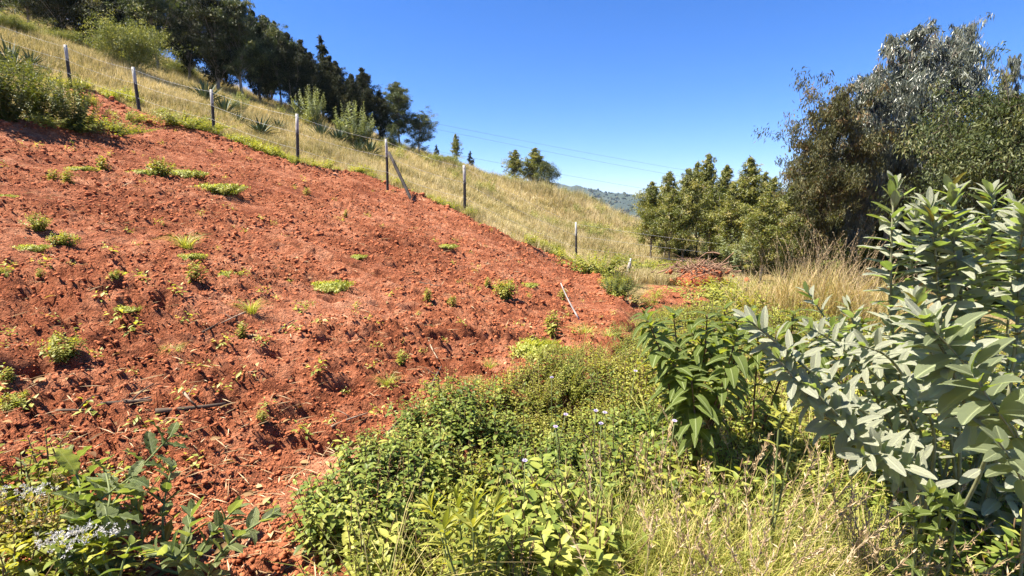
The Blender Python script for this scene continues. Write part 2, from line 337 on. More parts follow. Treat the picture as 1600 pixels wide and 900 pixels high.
    def instances(s, proto, pos, rz, scl, tilt=0.15, rsh=.2, zs=None):
        V, Q, T, r, uv = proto.arrays() if isinstance(proto, MB) else proto
        n = len(pos); k = len(V); c, sn = np.cos(rz)[:, None], np.sin(rz)[:, None]; scl = np.broadcast_to(scl, n)[:, None]
        zs = np.ones(n) if zs is None else zs
        x = V[:, 0][None]*c-V[:, 1][None]*sn; y = V[:, 0][None]*sn+V[:, 1][None]*c; z = V[:, 2][None]*zs[:, None]
        tx = R.normal(0, tilt, (n, 1)); ty = R.normal(0, tilt, (n, 1)); x = x+tx*z; y = y+ty*z
        W = np.stack([x*scl, y*scl, z*scl], -1)+np.asarray(pos)[:, None]
        off = (np.arange(n)*k)[:, None, None]
        s.add(W.reshape(-1, 3), (Q[None]+off).reshape(-1, 4) if len(Q) else None, (T[None]+off).reshape(-1, 3) if len(T) else None,
              np.clip(np.tile(r, n)+np.repeat(R.uniform(-rsh, rsh, n), k), 0, 1), np.tile(uv, (n, 1)))
    def mesh(s, name, m, smooth=False):
        V, Q, T, r, uv = s.arrays(); me = bpy.data.meshes.new(name); me.vertices.add(len(V)); me.vertices.foreach_set('co', V.astype(np.float32).ravel())
        nl = len(Q)*4+len(T)*3; me.loops.add(nl); me.polygons.add(len(Q)+len(T))
        me.loops.foreach_set('vertex_index', np.concatenate([Q.ravel(), T.ravel()]).astype(np.int32))
        me.polygons.foreach_set('loop_start', np.concatenate([np.arange(len(Q))*4, len(Q)*4+np.arange(len(T))*3]).astype(np.int32))
        me.update(calc_edges=True)
        a = me.attributes.new('rnd', 'FLOAT', 'POINT'); a.data.foreach_set('value', r.astype(np.float32))
        a = me.attributes.new('luv', 'FLOAT_VECTOR', 'POINT'); a.data.foreach_set('vector', np.hstack([uv, np.zeros((len(uv), 1))]).astype(np.float32).ravel())
        if smooth: me.polygons.foreach_set('use_smooth', np.ones(len(me.polygons), bool))
        me.materials.append(m); return me
    def obj(s, name, m, parent=None, smooth=False):
        o = bpy.data.objects.new(name, s.mesh(name, m, smooth)); COL.objects.link(o)
        if parent: o.parent = parent
        return o
def tag(o, label, cat, group=None, kind=None):
    if label: o['label'] = label
    if cat: o['category'] = cat
    if group: o['group'] = group
    if kind: o['kind'] = kind
    return o
def thing(name, label, cat, loc, rz=0, group=None):
    o = bpy.data.objects.new(name, None); COL.objects.link(o); o.location = loc; o.rotation_euler = (0, 0, rz); o.empty_display_size = .1
    return tag(o, label, cat, group)
def dup(root, loc, rz, scl, label):
    c = root.copy(); COL.objects.link(c); c.location = loc; c.rotation_euler = (0, 0, rz); c.scale = scl; c['label'] = label
    for ch in root.children:
        d = ch.copy(); COL.objects.link(d); d.parent = c
    return c

# ------------------------------------------------------------------ materials used
M_ground = ground_material()
M_bark = plainmat('eucalypt_bark', (.20, .16, .12), (.42, .36, .29), 6, .85, .4, stretch=(1, 1, .25))
M_darkbark = plainmat('dark_bark', (.05, .035, .025), (.14, .10, .07), 8, .9, .4)
M_woodpost = plainmat('weathered_post', (.022, .020, .018), (.07, .06, .055), 10, .9, .5, stretch=(1, 1, .2))
M_deadwood = plainmat('dead_twig', (.16, .10, .06), (.40, .30, .21), 14, .85, .3)
M_greywood = plainmat('bleached_wood', (.30, .27, .24), (.55, .52, .48), 12, .85, .3, stretch=(1, 1, .2))
M_wire = plainmat('galvanised_wire', (.42, .42, .42), (.6, .6, .6), 5, .45, 0, spec=.5)
M_cable = plainmat('power_cable_metal', (.10, .13, .18), (.14, .17, .22), 5, .6, 0)
M_stem = plainmat('green_stem', (.10, .13, .04), (.20, .22, .09), 20, .6, .1)
M_palestem = plainmat('woolly_stem', (.15, .16, .08), (.30, .30, .18), 20, .8, .1)
M_redstem = plainmat('reddish_stem', (.09, .05, .03), (.18, .12, .06), 20, .7, .1)
M_clod = plainmat('red_clod', (.20, .060, .027), (.45, .155, .070), 22, .95, .8, .02, .1)
M_straw = leafmat('straw', [(0, (.24, .15, .08)), (.5, (.42, .30, .17)), (1, (.58, .46, .30))], .15, .7, .2, tcol=(1, 1, .8))
M_root = plainmat('dried_roots', (.10, .055, .035), (.33, .20, .13), 14, .9, .3)
M_euc = leafmat('eucalypt_leaves', [(0, (.035, .050, .016)), (.5, (.075, .095, .032)), (.85, (.15, .16, .06)), (1, (.20, .17, .07))], .25, .5, .3, tcol=(1.3, 1.4, .5))
M_eucgrey = leafmat('grey_eucalypt_leaves', [(0, (.055, .070, .050)), (.6, (.13, .145, .11)), (.9, (.24, .25, .19)), (1, (.22, .14, .08))], .22, .34, .8, tcol=(1.2, 1.25, .6))
M_eucrust = leafmat('rusty_eucalypt_leaves', [(0, (.040, .050, .020)), (.5, (.085, .085, .032)), (.8, (.14, .13, .05)), (1, (.22, .13, .06))], .25, .5, .3)
M_young = leafmat('young_tree_leaves', [(0, (.07, .09, .018)), (.5, (.16, .18, .038)), (.85, (.32, .31, .08)), (1, (.42, .34, .13))], .32, .42, .5)
M_darktree = leafmat('dark_conifer_leaves', [(0, (.012, .018, .008)), (.6, (.032, .040, .014)), (1, (.10, .09, .035))], .15, .6, .15)
M_yellowbush = leafmat('yellow_green_leaves', [(0, (.07, .10, .02)), (.5, (.19, .21, .05)), (1, (.40, .38, .13))], .25, .55, .25)
M_greybush = leafmat('grey_green_leaves', [(0, (.10, .13, .07)), (.5, (.19, .22, .12)), (1, (.32, .34, .20))], .3, .5, .4)
M_agave = leafmat('agave_leaves', [(0, (.035, .055, .035)), (.6, (.07, .10, .06)), (.9, (.12, .15, .08)), (1, (.20, .19, .10))], .05, .6, .2)
M_dry = leafmat('dry_hill_grass', [(0, (.17, .17, .05)), (.25, (.38, .32, .13)), (.6, (.56, .46, .25)), (1, (.70, .60, .39))], .3, .65, .2, patch=.35, tcol=(1.1, 1.0, .7))
M_greengrass = leafmat('green_grass', [(0, (.14, .17, .03)), (.5, (.30, .31, .06)), (.8, (.46, .42, .12)), (1, (.60, .48, .22))], .4, .5, .3)
M_bronze = leafmat('bronze_grass', [(0, (.20, .21, .05)), (.5, (.46, .38, .15)), (1, (.62, .48, .28))], .35, .6, .3, tcol=(1.2, 1.0, .6))
M_herb = leafmat('herb_leaves', [(0, (.055, .085, .016)), (.4, (.13, .18, .034)), (.75, (.25, .29, .058)), (1, (.42, .42, .10))], .38, .48, .28, patch=.8)
M_herblight = leafmat('light_herb_leaves', [(0, (.11, .135, .022)), (.5, (.24, .26, .045)), (1, (.42, .39, .085))], .42, .48, .28)
M_weed = leafmat('field_weed_leaves', [(0, (.14, .18, .025)), (.5, (.32, .35, .06)), (1, (.52, .49, .15))], .4, .5, .4)
M_silver = leafmat('silver_leaves', [(0, (.24, .29, .12)), (.35, (.44, .48, .27)), (.75, (.68, .70, .50)), (.95, (.48, .49, .15)), (1, (.32, .22, .09))], .25, .75, .15, back=(.62, .63, .48), veins=.9, patch=9, tcol=(1.0, 1.25, .35))
M_felt = leafmat('felted_green_leaves', [(0, (.12, .20, .04)), (.5, (.25, .34, .09)), (.95, (.38, .43, .14)), (1, (.34, .26, .08))], .35, .65, .2, back=(.36, .42, .24), veins=1.0, patch=9)
M_broad = leafmat('broad_green_leaves', [(0, (.10, .15, .025)), (.5, (.22, .28, .05)), (.94, (.36, .40, .09)), (1, (.34, .24, .06))], .38, .5, .2, back=(.20, .26, .07), veins=.8, patch=14)
M_kale = leafmat('bluish_green_leaves', [(0, (.09, .14, .04)), (.5, (.20, .26, .09)), (1, (.36, .41, .18))], .35, .5, .25, veins=.8, patch=14)
M_white = leafmat('white_petals', [(0, (.46, .44, .42)), (1, (.70, .68, .64))], .3, .7, .2, tcol=(1, 1, 1))
M_lilac = leafmat('lilac_petals', [(0, (.36, .30, .50)), (1, (.50, .44, .62))], .3, .7, .2, tcol=(1, 1, 1))
M_browndry = leafmat('dried_leaves', [(0, (.14, .07, .03)), (.5, (.30, .19, .08)), (1, (.46, .36, .18))], .2, .7, .2)

# ------------------------------------------------------------------ ground sheet
def axis(lo, hi, fine, c, k):
    """grid line positions: fine near c, widening by k with distance"""
    def side(end):
        p = [0.0]; 
        while p[-1] < end: p.append(p[-1]+min(max(fine, k*p[-1]), .085 if p[-1] < 16 else max(.13, .03*(p[-1]-11))))
        return np.array(p)
    a = side(hi-c); b = side(c-lo); return np.concatenate([c-b[::-1], c+a[1:]])
gx = axis(-2600, 2600, .024, -1.6, .0072); gy = axis(-60, 3500, .020, 2.4, .0052)
XX, YY = np.meshgrid(gx, gy); xf, yf = XX.ravel(), YY.ravel()
zf = ground(xf, yf); ms = soilmask(xf, yf)
nx, ny = len(gx), len(gy); idx = np.arange(nx*ny).reshape(ny, nx)
q = np.stack([idx[:-1, :-1], idx[:-1, 1:], idx[1:, 1:], idx[1:, :-1]], -1).reshape(-1, 4)
gb = MB(); gb.add(np.stack([xf, yf, zf], 1), q)
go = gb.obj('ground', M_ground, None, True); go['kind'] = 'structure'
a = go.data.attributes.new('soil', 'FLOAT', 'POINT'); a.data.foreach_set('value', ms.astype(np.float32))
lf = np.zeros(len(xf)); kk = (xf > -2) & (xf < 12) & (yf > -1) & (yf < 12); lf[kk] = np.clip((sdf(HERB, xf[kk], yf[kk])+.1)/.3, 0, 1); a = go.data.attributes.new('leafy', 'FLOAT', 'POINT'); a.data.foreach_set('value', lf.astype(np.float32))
print('ground verts', len(xf))

# far hills across the valley
def hills():
    xs = np.linspace(-1400, 2200, 260); ys = np.linspace(900, 3400, 150); X, Y = np.meshgrid(xs, ys)
    u = X/Y*800+800                                  # bearing
    top = np.interp(X, [-1400, -300, 120, 230, 300, 420, 600, 1200, 2200], [70, 75, 64, 56, 40, 22, 10, 30, 50])
    prof = np.clip((Y-1000)/700, 0, 1); prof = prof*prof*(3-2*prof)
    Z = -42+(top+44)*prof+26*fbm(X/260, Y/260, 4, 60)*prof+8*fbm(X/60, Y/60, 3, 61)*np.clip(prof*2, 0.1, 1)
    b = MB(); i = np.arange(X.size).reshape(X.shape); b.add(np.stack([X, Y, Z], -1).reshape(-1, 3), np.stack([i[:-1, :-1], i[:-1, 1:], i[1:, 1:], i[1:, :-1]], -1).reshape(-1, 4))
    m, t = mat('far_hill_slopes'); g = N(t, 'ShaderNodeNewGeometry')
    n = N(t, 'ShaderNodeTexNoise', i_Scale=.016, i_Detail=8.0, i_Roughness=.7); t.links.new(g.outputs['Position'], n.inputs['Vector'])
    r = ramp(t, n.outputs['Fac'], [(.38, (.018, .034, .020)), (.58, (.036, .050, .030)), (.68, (.11, .10, .06)), (.74, (.06, .065, .04))])
    p = N(t, 'ShaderNodeBsdfPrincipled', i_Roughness=.95); t.links.new(r.outputs[0], p.inputs['Base Color']); o = N(t, 'ShaderNodeOutputMaterial'); t.links.new(p.outputs[0], o.inputs[0])
    o = b.obj('hills', m, None, True); o['kind'] = 'structure'
    def hz(x, y):
        fx = (x-xs[0])/(xs[1]-xs[0]); fy = (y-ys[0])/(ys[1]-ys[0]); return Z[np.clip(fy.round().astype(int), 0, 149), np.clip(fx.round().astype(int), 0, 259)]
    w_ = MB(); pr = MB(); pr.lump(np.array([0, 0, .45]), .5, .5, 3, (1, 1, 1.1), .35)
    n = 9000; yy = 500*(2600/500)**R.random(n); xx = yy*R.uniform(-.15, .75, n)
    dens = fbm(xx/120, yy/120, 3, 70) > -.18; xx, yy = xx[dens], yy[dens]
    zz = np.maximum(np.where(yy > 905, hz(xx, yy), -99), ground(xx, yy))
    w_.instances(pr, np.stack([xx, yy, zz-1], 1), R.uniform(0, 6.28, len(xx)), R.uniform(5, 11, len(xx))*np.where(yy > 1000, .75, 1), 0, .5)
    tag(w_.obj('far_woodland', M_darktree), 'dark woodland covering the far hills and valley floor', 'woodland', None, 'stuff')
    return hz
hz = hills()
def haze():
    V = np.array([(x, y, z) for z in (-70, 170) for y in (-90, 3850) for x in (-2900, 2900)], float)
    b = MB(); b.add(V, [(0, 2, 3, 1), (4, 5, 7, 6), (0, 1, 5, 4), (2, 6, 7, 3), (0, 4, 6, 2), (1, 3, 7, 5)])
    m, t = mat('valley_haze'); v = N(t, 'ShaderNodeVolumePrincipled'); v.inputs['Color'].default_value = (.62, .80, 1, 1); v.inputs['Density'].default_value = 1.15e-4; v.inputs['Anisotropy'].default_value = .2
    o = N(t, 'ShaderNodeOutputMaterial'); t.links.new(v.outputs[0], o.inputs['Volume']); tag(b.obj('haze', m), 'thin blue summer haze hanging over the valley', 'haze', None, 'stuff')
haze()

# ------------------------------------------------------------------ plant builders
def curve(p0, p1, n=6, bow=.1, rng=R):
    p0 = np.asarray(p0, float); p1 = np.asarray(p1, float); t = np.linspace(0, 1, n)[:, None]; d = np.linalg.norm(p1-p0)
    o = rng.normal(0, bow*d, 3); return p0+(p1-p0)*t+o*np.sin(pi*t)
def interp(path, t):
    t = np.asarray(t)*(len(path)-1); i = np.clip(t.astype(int), 0, len(path)-2); f = (t-i)[:, None]; return path[i]*(1-f)+path[i+1]*f, unit(path[i+1]-path[i])
def tree_mesh(seed, h, rad, cb, prof, nl, nleaf, ll, lw, mleaf, mbark, droop=.3, up=.5, clump=.28, lean=(0, 0), lead=1, tw=5, thick=.011):
    """returns (trunk mesh, crown mesh)"""
    global R
    old = R; R = np.random.default_rng(seed); T = MB(); C = MB(); cc = []
    for q in range(lead):
        off = np.array([0, 0, 0]) if q == 0 else R.normal(0, rad*.35, 3)*[1, 1, 0]
        hh = h*(1 if q == 0 else R.uniform(.8, .95)); n = 12; t = np.linspace(0, 1, n)
        tr = np.stack([lean[0]*t*t+off[0]*t+np.cumsum(R.normal(0, h*.006, n)), lean[1]*t*t+off[1]*t+np.cumsum(R.normal(0, h*.006, n)), t*hh], 1); tr[0, :2] = 0; tr[0, 2] = -.25
        T.tube(tr, h*thick*(1-t)**.8+.006, 7)
        for k in range(nl//lead):
            f = cb+(1-cb)*((k+.5)/(nl//lead))**.9; f = min(.985, f+R.normal(0, .012)); b, _ = interp(tr, np.array([f])); b = b[0]
            tt = max(0, (f-cb)/(1-cb)); pr = rad*prof(tt)*R.uniform(.65, 1.12)*(1 if lead == 1 else .8); az = k*2.4+R.normal(0, .4); el = up*R.uniform(.6, 1.4)
            tip = b+np.array([cos(az)*cos(el), sin(az)*cos(el), sin(el)])*pr/max(.5, cos(el)); br = curve(b, tip, 6, .05, R)
            T.tube(br, np.linspace(h*thick*.34*(1-f*.5), .004, 6), 4, cap=False)
            for j in range(tw):
                s = R.uniform(.3, 1.0); p, _ = interp(br, np.array([s])); p = p[0]; e = p+R.normal(0, 1, 3)*pr*.30*np.array([1, 1, .8])+[0, 0, pr*.08]
                T.tube(np.array([p, (p+e)/2+R.normal(0, .02, 3), e]), [.008, .006, .003], 3, cap=False); cc.append((e, pr)); cc.append(((p+e)/2, pr))
        for j in range(6): cc.append((np.array([tr[-1][0], tr[-1][1], hh*(.88+.022*j)]), rad*(.24-.04*j)))
    cen = np.array([c for c, _ in cc]); sz = np.array([max(.13*rad, p) for _, p in cc])*clump*R.uniform(.5, 1.3, len(cc))
    wt = sz/sz.sum(); ci = R.choice(len(cc), nleaf, p=wt)
    P = cen[ci]+np.clip(R.normal(0, 1, (nleaf, 3)), -1.9, 1.9)*sz[ci][:, None]*np.array([.6, .6, .55])
    ok = P[:, 2] > .1; P = P[ok]; ci = ci[ok]; n = len(P)
    cdir = unit(R.normal(0, 1, (len(cc), 3))*[1, 1, .3])[ci]
    D = unit(cdir*.5+R.normal(0, .55, (n, 3))+np.array([0, 0, -droop*1.6])); Nm = R.normal(0, 1, (n, 3))+np.array([0, 0, 1.0-droop])
    rc = R.uniform(.0, .75, len(cc))[ci]
    C.leaves(P, D, Nm, ll*R.uniform(.6, 1.3, n), lw*R.uniform(.7, 1.2, n), 'leaf2', np.clip(rc+R.uniform(0, .3, n), 0, 1), .2)
    R = old
    return T.mesh('trunk', mbark), C.mesh('crown', mleaf)
def place_tree(proto, px, top, Y, label, name='eucalyptus_tree', cat='tree', group=None, wide=1.0, rz=None, basepx=None, sink=0):
    tm, cm, h0 = proto; x = at(px, 400, Y)[0]; x = (px-800)/800*Y*(1/ray(px, (top+400)/2)[1]) if basepx is None else basepx
    z = gz(x, Y)-sink; h = at(px, top, Y)[2]-z; s = h/h0
    if group == LG: wide *= 1.22 if px < 400 else 1.1
    o = thing(name, label, cat, (x, Y, z), R.uniform(0, 6.28) if rz is None else rz, group); o.scale = (s*wide, s*wide, s)
    for nm, me in (('trunk', tm), ('crown', cm)):
        c = bpy.data.objects.new(nm, me); COL.objects.link(c); c.parent = o
    return o
spire = lambda t: max(.04, (1-t**1.5)**.9*min(1, .5+t*3))
cone = lambda t: max(.08, (1-t)**.75*min(1, .45+t*3.5))
oval = lambda t: max(.12, sin(pi*min(1, .12+t*.86))**.7)
column = lambda t: max(.12, min(1, .6+t*2)*(1-t**2.6)**.9)
def proto(*a, **k): m = tree_mesh(*a, **k); return (m[0], m[1], a[1])
PR = {
 'big1': proto(101, 9.0, 2.0, .22, column, 76, 30000, .23, .048, M_eucgrey, M_bark, droop=.95, up=.95, clump=.13, lead=2, tw=6),
 'big2': proto(102, 8.0, 1.9, .15, oval, 66, 26000, .22, .048, M_eucgrey, M_bark, droop=.9, up=.9, clump=.135, lead=1, tw=6),
 'rust': proto(103, 6.0, 1.7, .12, oval, 66, 28000, .15, .040, M_eucrust, M_darkbark, droop=.7, up=.85, clump=.16, tw=6),
 'dense': proto(104, 6.0, 2.1, .06, oval, 70, 32000, .15, .048, M_euc, M_darkbark, droop=.5, up=.7, clump=.17, tw=6),
 'yng1': proto(105, 5.0, .85, .16, spire, 90, 16000, .12, .032, M_young, M_bark, droop=.4, up=1.0, clump=.20, tw=4),
 'yng2': proto(106, 5.0, 1.15, .14, spire, 80, 19000, .12, .034, M_young, M_bark, droop=.45, up=.95, clump=.19, tw=4),
 'yng3': proto(107, 5.0, .95, .2, spire, 70, 14000, .13, .034, M_young, M_bark, droop=.5, up=1.05, clump=.19, tw=4),
 'dk1': proto(108, 9.0, 1.9, .05, spire, 110, 34000, .20, .050, M_darktree, M_darkbark, droop=.6, up=1.0, clump=.19, tw=5),
 'dk2': proto(109, 9.0, 2.1, .06, spire, 100, 34000, .20, .050, M_darktree, M_bark, droop=.7, up=1.05, clump=.19, tw=5),
 'dk3': proto(110, 9.0, 2.0, .16, spire, 80, 28000, .20, .048, M_euc, M_bark, droop=.7, up=1.05, clump=.18, tw=5),
 'airy': proto(111, 6.0, 1.7, .12, oval, 48, 22000, .15, .042, M_euc, M_bark, droop=.5, up=.8, clump=.22, tw=4),
 'round': proto(112, 5.0, 1.7, .05, oval, 50, 15000, .16, .055, M_euc, M_darkbark, droop=.3, up=.6, clump=.26, tw=5),
 'sap': proto(113, 3.0, .6, .2, cone, 26, 2600, .14, .045, M_darktree, M_darkbark, droop=.4, up=.6, clump=.3, tw=3),
}
RG, LG = 'trees on the right of the valley', 'trees of the hilltop plantation'
TREES = [
 ('big1', 1398, 52, 18, 'tall grey-green eucalyptus with the highest crown on the right, thin forked trunk', RG, .95, .3),
 ('big2', 1474, 78, 18.6, 'tall eucalyptus with a second peak just right of the highest crown', RG, .62, 1.3),
 ('big2', 1352, 150, 17.5, 'shorter grey eucalyptus leaning against the left flank of the tallest one', RG, .72, 4.1),
 ('rust', 1288, 178, 17, 'brown-tinged bushy eucalyptus left of the tall grey eucalyptus', RG, .88, 2),
 ('big1', 1566, 92, 17, 'wispy eucalyptus with a thin reddish top near the right edge', RG, .36, 2),
 ('dense', 1570, 168, 14, 'dense leafy green tree at the right edge above the silver shrub', RG, .95, 1),
 ('dense', 1500, 215, 20, 'shaded green tree filling the gap behind the tall eucalyptus trunks', RG, 1.1, 3),
 ('dense', 1400, 230, 21, 'dark bushy tree behind the foot of the tallest eucalyptus', RG, 1.0, 5),
 ('rust', 1340, 250, 20, 'low brownish tree behind the bronze grass, between two taller crowns', RG, 1.1, .4),
 ('rust', 1262, 262, 21, 'low brown-green tree at the left foot of the brown-tinged eucalyptus', RG, .9, 3.3),
 ('yng2', 1018, 284, 23, 'leftmost tree of the young grove, with a broad leafy skirt', RG, 1.15, 0),
 ('yng3', 1040, 268, 25, 'young eucalyptus second from the left of the grove, bare stems below', RG, 1.1, 1),
 ('yng2', 1072, 264, 22.5, 'broad young tree with the fullest crown in the grove', RG, 1.0, 2),
 ('yng1', 1093, 252, 26, 'slim pointed young tree right behind the fullest crown of the grove', RG, .9, 3),
 ('yng1', 1113, 240, 24, 'thin-tipped young tree, the tallest spire of the grove', RG, 1.0, 4),
 ('yng3', 1133, 258, 26, 'open-topped young tree between the two spires of the grove', RG, 1.0, 5),
 ('yng1', 1158, 246, 22, 'conical green young tree with a sharp spire on the right side of the grove', RG, 1.15, 6),
 ('yng1', 1188, 268, 27, 'small faint spire of a tree seen behind the right end of the grove', RG, 1.0, 1.5),
 ('yng1', 1212, 276, 24, 'small pointed tree between the grove and the brown-tinged eucalyptus', RG, 1.2, 2.5),
 ('yng2', 1195, 300, 17, 'pale green leafy tree standing in front of the right end of the grove', RG, 1.35, 3.5),
 ('yng2', 1235, 292, 18, 'pale leafy tree touching the brown-tinged eucalyptus on its left', RG, 1.1, 5.5),
 ('yng2', 1050, 296, 22, 'small leafy young tree filling the front of the grove on its left', RG, 1.3, 2.7), ('yng2', 1142, 288, 21.5, 'small leafy young tree filling the front of the grove on its right', RG, 1.3, 4.7), ('yng2', 1172, 290, 24, 'small leafy young tree behind the conical one of the grove', RG, 1.3, .7), ('yng2', 1252, 285, 20, 'olive young tree between the pale leafy tree and the brown-tinged eucalyptus', RG, 1.4, 1.7),
 ('dense', 1300, 300, 27, 'low shaded tree behind the bronze grass', RG, 1.6, 3), ('dense', 1390, 296, 28, 'low shaded tree behind the left tips of the silver shrub', RG, 1.6, 1),
 ('dense', 1480, 290, 27, 'low shaded tree behind the middle of the silver shrub', RG, 1.6, 5), ('dense', 1575, 290, 25, 'low shaded tree behind the right end of the silver shrub', RG, 1.6, 2), ('dense', 1215, 330, 29, 'low dark tree behind the pale leafy trees of the grove', RG, 1.8, 2), ('dense', 1120, 335, 31, 'low dark tree behind the bare stems of the grove', RG, 1.6, 4),
 ('dk2', 12, -70, 30, 'dark plantation tree in the top left corner', LG, 1.1, 1),
 ('dk3', 62, -80, 29, 'dark plantation tree second from the left edge', LG, 1.1, 2),
 ('dk2', 112, -85, 28.5, 'dark plantation tree right above the tallest fence post on the left', LG, 1.1, 3),
 ('dk1', 158, -70, 30, 'dark plantation tree behind the left half of the big yellow-green bush', LG, 1.2, 4),
 ('dk2', 205, -75, 29, 'dark plantation tree directly behind the big yellow-green bush', LG, 1.1, 5),
 ('dk3', 252, -60, 28.5, 'dark plantation tree behind the right half of the big yellow-green bush', LG, 1.1, 6),
 ('dk2', 300, -45, 31, 'dark plantation tree with sky gaps at its foot, right of the yellow-green bush', LG, .9, 1),
 ('dk2', 345, -28, 29, 'large dark tree with pale stems in its skirt, cut by the top edge', LG, 1.1, 2),
 ('dk3', 383, -12, 29.5, 'large dark tree whose crown just touches the top edge of the photo', LG, 1.1, 3),
 ('dk1', 413, 18, 31, 'dark tree with a slim top just left of the open sky', LG, 1.0, 4),
 ('dk3', 443, 34, 32, 'dark feathery tree where the plantation starts to step down', LG, .9, 5),
 ('dk1', 474, 62, 33, 'dark conical tree left of the thin bare-tipped spire', LG, 1.05, 6),
 ('dk2', 428, 24, 33, 'dark tree squeezed behind the feathery tree of the plantation edge', LG, 1.0, 2.2), ('dk2', 458, 50, 32, 'dark narrow tree between the feathery tree and the conical tree', LG, 1.0, .4),
 ('dk2', 492, 82, 32.5, 'dark narrow tree just below the thin bare-tipped spire', LG, 1.0, 4.4), ('dk1', 520, 88, 33.5, 'dark narrow tree right against the bare-tipped spire', LG, 1.0, 5.4), ('dk2', 556, 116, 33, 'dark tree in the notch between the last two conical trees', LG, 1.0, 3.4), ('dk2', 598, 142, 34, 'dark tree joining the last conical tree and the airy one', LG, 1.0, 1.4),
 ('sap', 507, 56, 34, 'thin bare-tipped spire sticking up above the dark trees', LG, .9, 1),
 ('dk1', 533, 94, 33, 'dark conical tree right of the bare-tipped spire', LG, 1.0, 2),
 ('dk1', 577, 106, 34, 'dark conical tree with a narrow tip, last of the dense dark row', LG, 1.1, 3),
 ('dk3', 626, 128, 35, 'airy tree with an open rounded crown and sky showing through', LG, 1.25, 4),
 ('airy', 657, 182, 36, 'small leaning tree at the right end of the plantation', LG, 1.3, .6),
 ('round', 616, 196, 33, 'small round yellowish tree in front of the airy tree', LG, .65, 1.6),
 ('sap', 684, 226, 38, 'little dark sapling at the foot of the last plantation tree', LG, 1.0, 2.6),
 ('yng3', 714, 209, 42, 'lone slender dark tree on the skyline of the grassy slope', None, 1.0, 3.6),
 ('sap', 736, 236, 42, 'tiny dark sapling beside the lone slender tree on the skyline', None, 1.1, 4.6),
 ('yng3', 803, 234, 43, 'left tree of the dark round pair on the grassy skyline', None, 1.7, .6),
 ('yng1', 832, 230, 43.5, 'middle pointed tree of the dark cluster on the grassy skyline', None, 2.0, 1.9),
 ('round', 853, 256, 43, 'lower right tree of the dark cluster on the grassy skyline', None, 1.05, 2.9),
 ('round', 925, 312, 60, 'small tree peeping over the grassy slope in front of the far hill', None, 1.0, 2.9),
]
for k, px, top, Y, lab, grp, wd, rz in TREES: place_tree(PR[k], px, top, Y, lab, group=grp, wide=wd, rz=rz)
back = ['far left', 'above the left fence corner', 'above the second fence post', 'behind the yellow-green bush', 'behind the gap right of the yellow-green bush', 'behind the pale-stemmed tree', 'behind the slim-topped tree', 'behind the feathery tree', 'behind the conical trees', 'behind the last conical tree']
for i, px in enumerate([-10, 45, 100, 170, 235, 300, 365, 425, 500, 560]):
    place_tree(PR['dk2' if i % 2 else 'dk1'], px, [-40, -50, -40, -30, -20, 0, 20, 60, 110, 150][i], 36+i % 3, 'dark tree of the back plantation row, '+back[i], group=LG, wide=1.15)

# ------------------------------------------------------------------ shrubs, agaves
def bush_mb(seed, h, rad, ns, per, ll, lw, tpl='leaf2', droop=.1, up=1.0, spread=1.0, stem_r=.006, curl=.25, base=.25, rlo=0, rhi=1):
    """upright leafy stems from one root; returns stems, leaves"""
    global R
    old = R; R = np.random.default_rng(seed); S, L = MB(), MB()
    for i in range(ns):
        az = i*2.4+R.normal(0, .3); rr = rad*np.sqrt((i+.5)/ns)*R.uniform(.8, 1.15)*spread; hh = h*R.uniform(.7, 1.05)*(1-.35*(rr/rad)**2)
        p = curve([cos(az)*rr*.15, sin(az)*rr*.15, -.02], [cos(az)*rr, sin(az)*rr, hh], 7, .06, R); S.tube(p, np.linspace(stem_r, stem_r*.4, 7), 4, R.random(), False)
        n = per; t = np.clip(base+(1-base)*(np.arange(n)+.5)/n+R.normal(0, .01, n), 0, 1); P, T = interp(p, t)
        a = np.arange(n)*2.4+R.normal(0, .3, n); ref = unit(np.cross(T, [0.3, .1, 1.0])); bb = np.cross(T, ref)
        out = ref*np.cos(a)[:, None]+bb*np.sin(a)[:, None]; D = unit(out+T*(.35+.6*t[:, None]**3)*up+np.array([0, 0, -droop]))
        sz = (1-.55*np.clip((t-.7)/.3, 0, 1))*R.uniform(.7, 1.15, n)
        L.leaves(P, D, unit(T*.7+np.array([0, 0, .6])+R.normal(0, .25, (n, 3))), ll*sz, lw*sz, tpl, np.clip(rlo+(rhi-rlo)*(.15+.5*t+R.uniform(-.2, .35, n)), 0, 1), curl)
    R = old; return S, L
def plant(name, label, cat, loc, S, L, ms, ml, group=None, scl=1, rz=0, extra=()):
    o = thing(name, label, cat, loc, rz, group); o.scale = (scl,)*3 if np.isscalar(scl) else scl
    sm = S if isinstance(S, bpy.types.Mesh) else S.mesh('stems', ms); lm = L if isinstance(L, bpy.types.Mesh) else L.mesh('leaves', ml)
    for nm, me in (('stem', sm), ('foliage', lm))+tuple(extra):
        c = bpy.data.objects.new(nm, me); COL.objects.link(c); c.parent = o
    return o
def gp(px, py): p = G(px, py); return (p[0], p[1], gz(p[0], p[1]))
def meshes(args, kw, ms, ml): S, L = bush_mb(*args, **kw); return S.mesh('stem', ms), L.mesh('foliage', ml)
B_yel = tree_mesh(201, 1.9, 2.3, .02, lambda t: max(.05, (1-t**2)**.6), 90, 20000, .12, .045, M_yellowbush, M_stem, droop=.05, up=.55, clump=.16, tw=7, thick=.014)
_s, _l = bush_mb(205, 2.3, 1.9, 26, 60, .10, .03, droop=.0, base=.35); SPRAY = (_s.mesh('stem', M_stem), _l.mesh('sprays', M_yellowbush))
B_gry = meshes((202, 1.5, .8, 40, 60, .12, .045), dict(droop=.05, base=.2), M_stem, M_greybush)
B_grn = meshes((203, 1.3, .7, 46, 60, .09, .04), dict(droop=.1, base=.05), M_stem, M_herb)
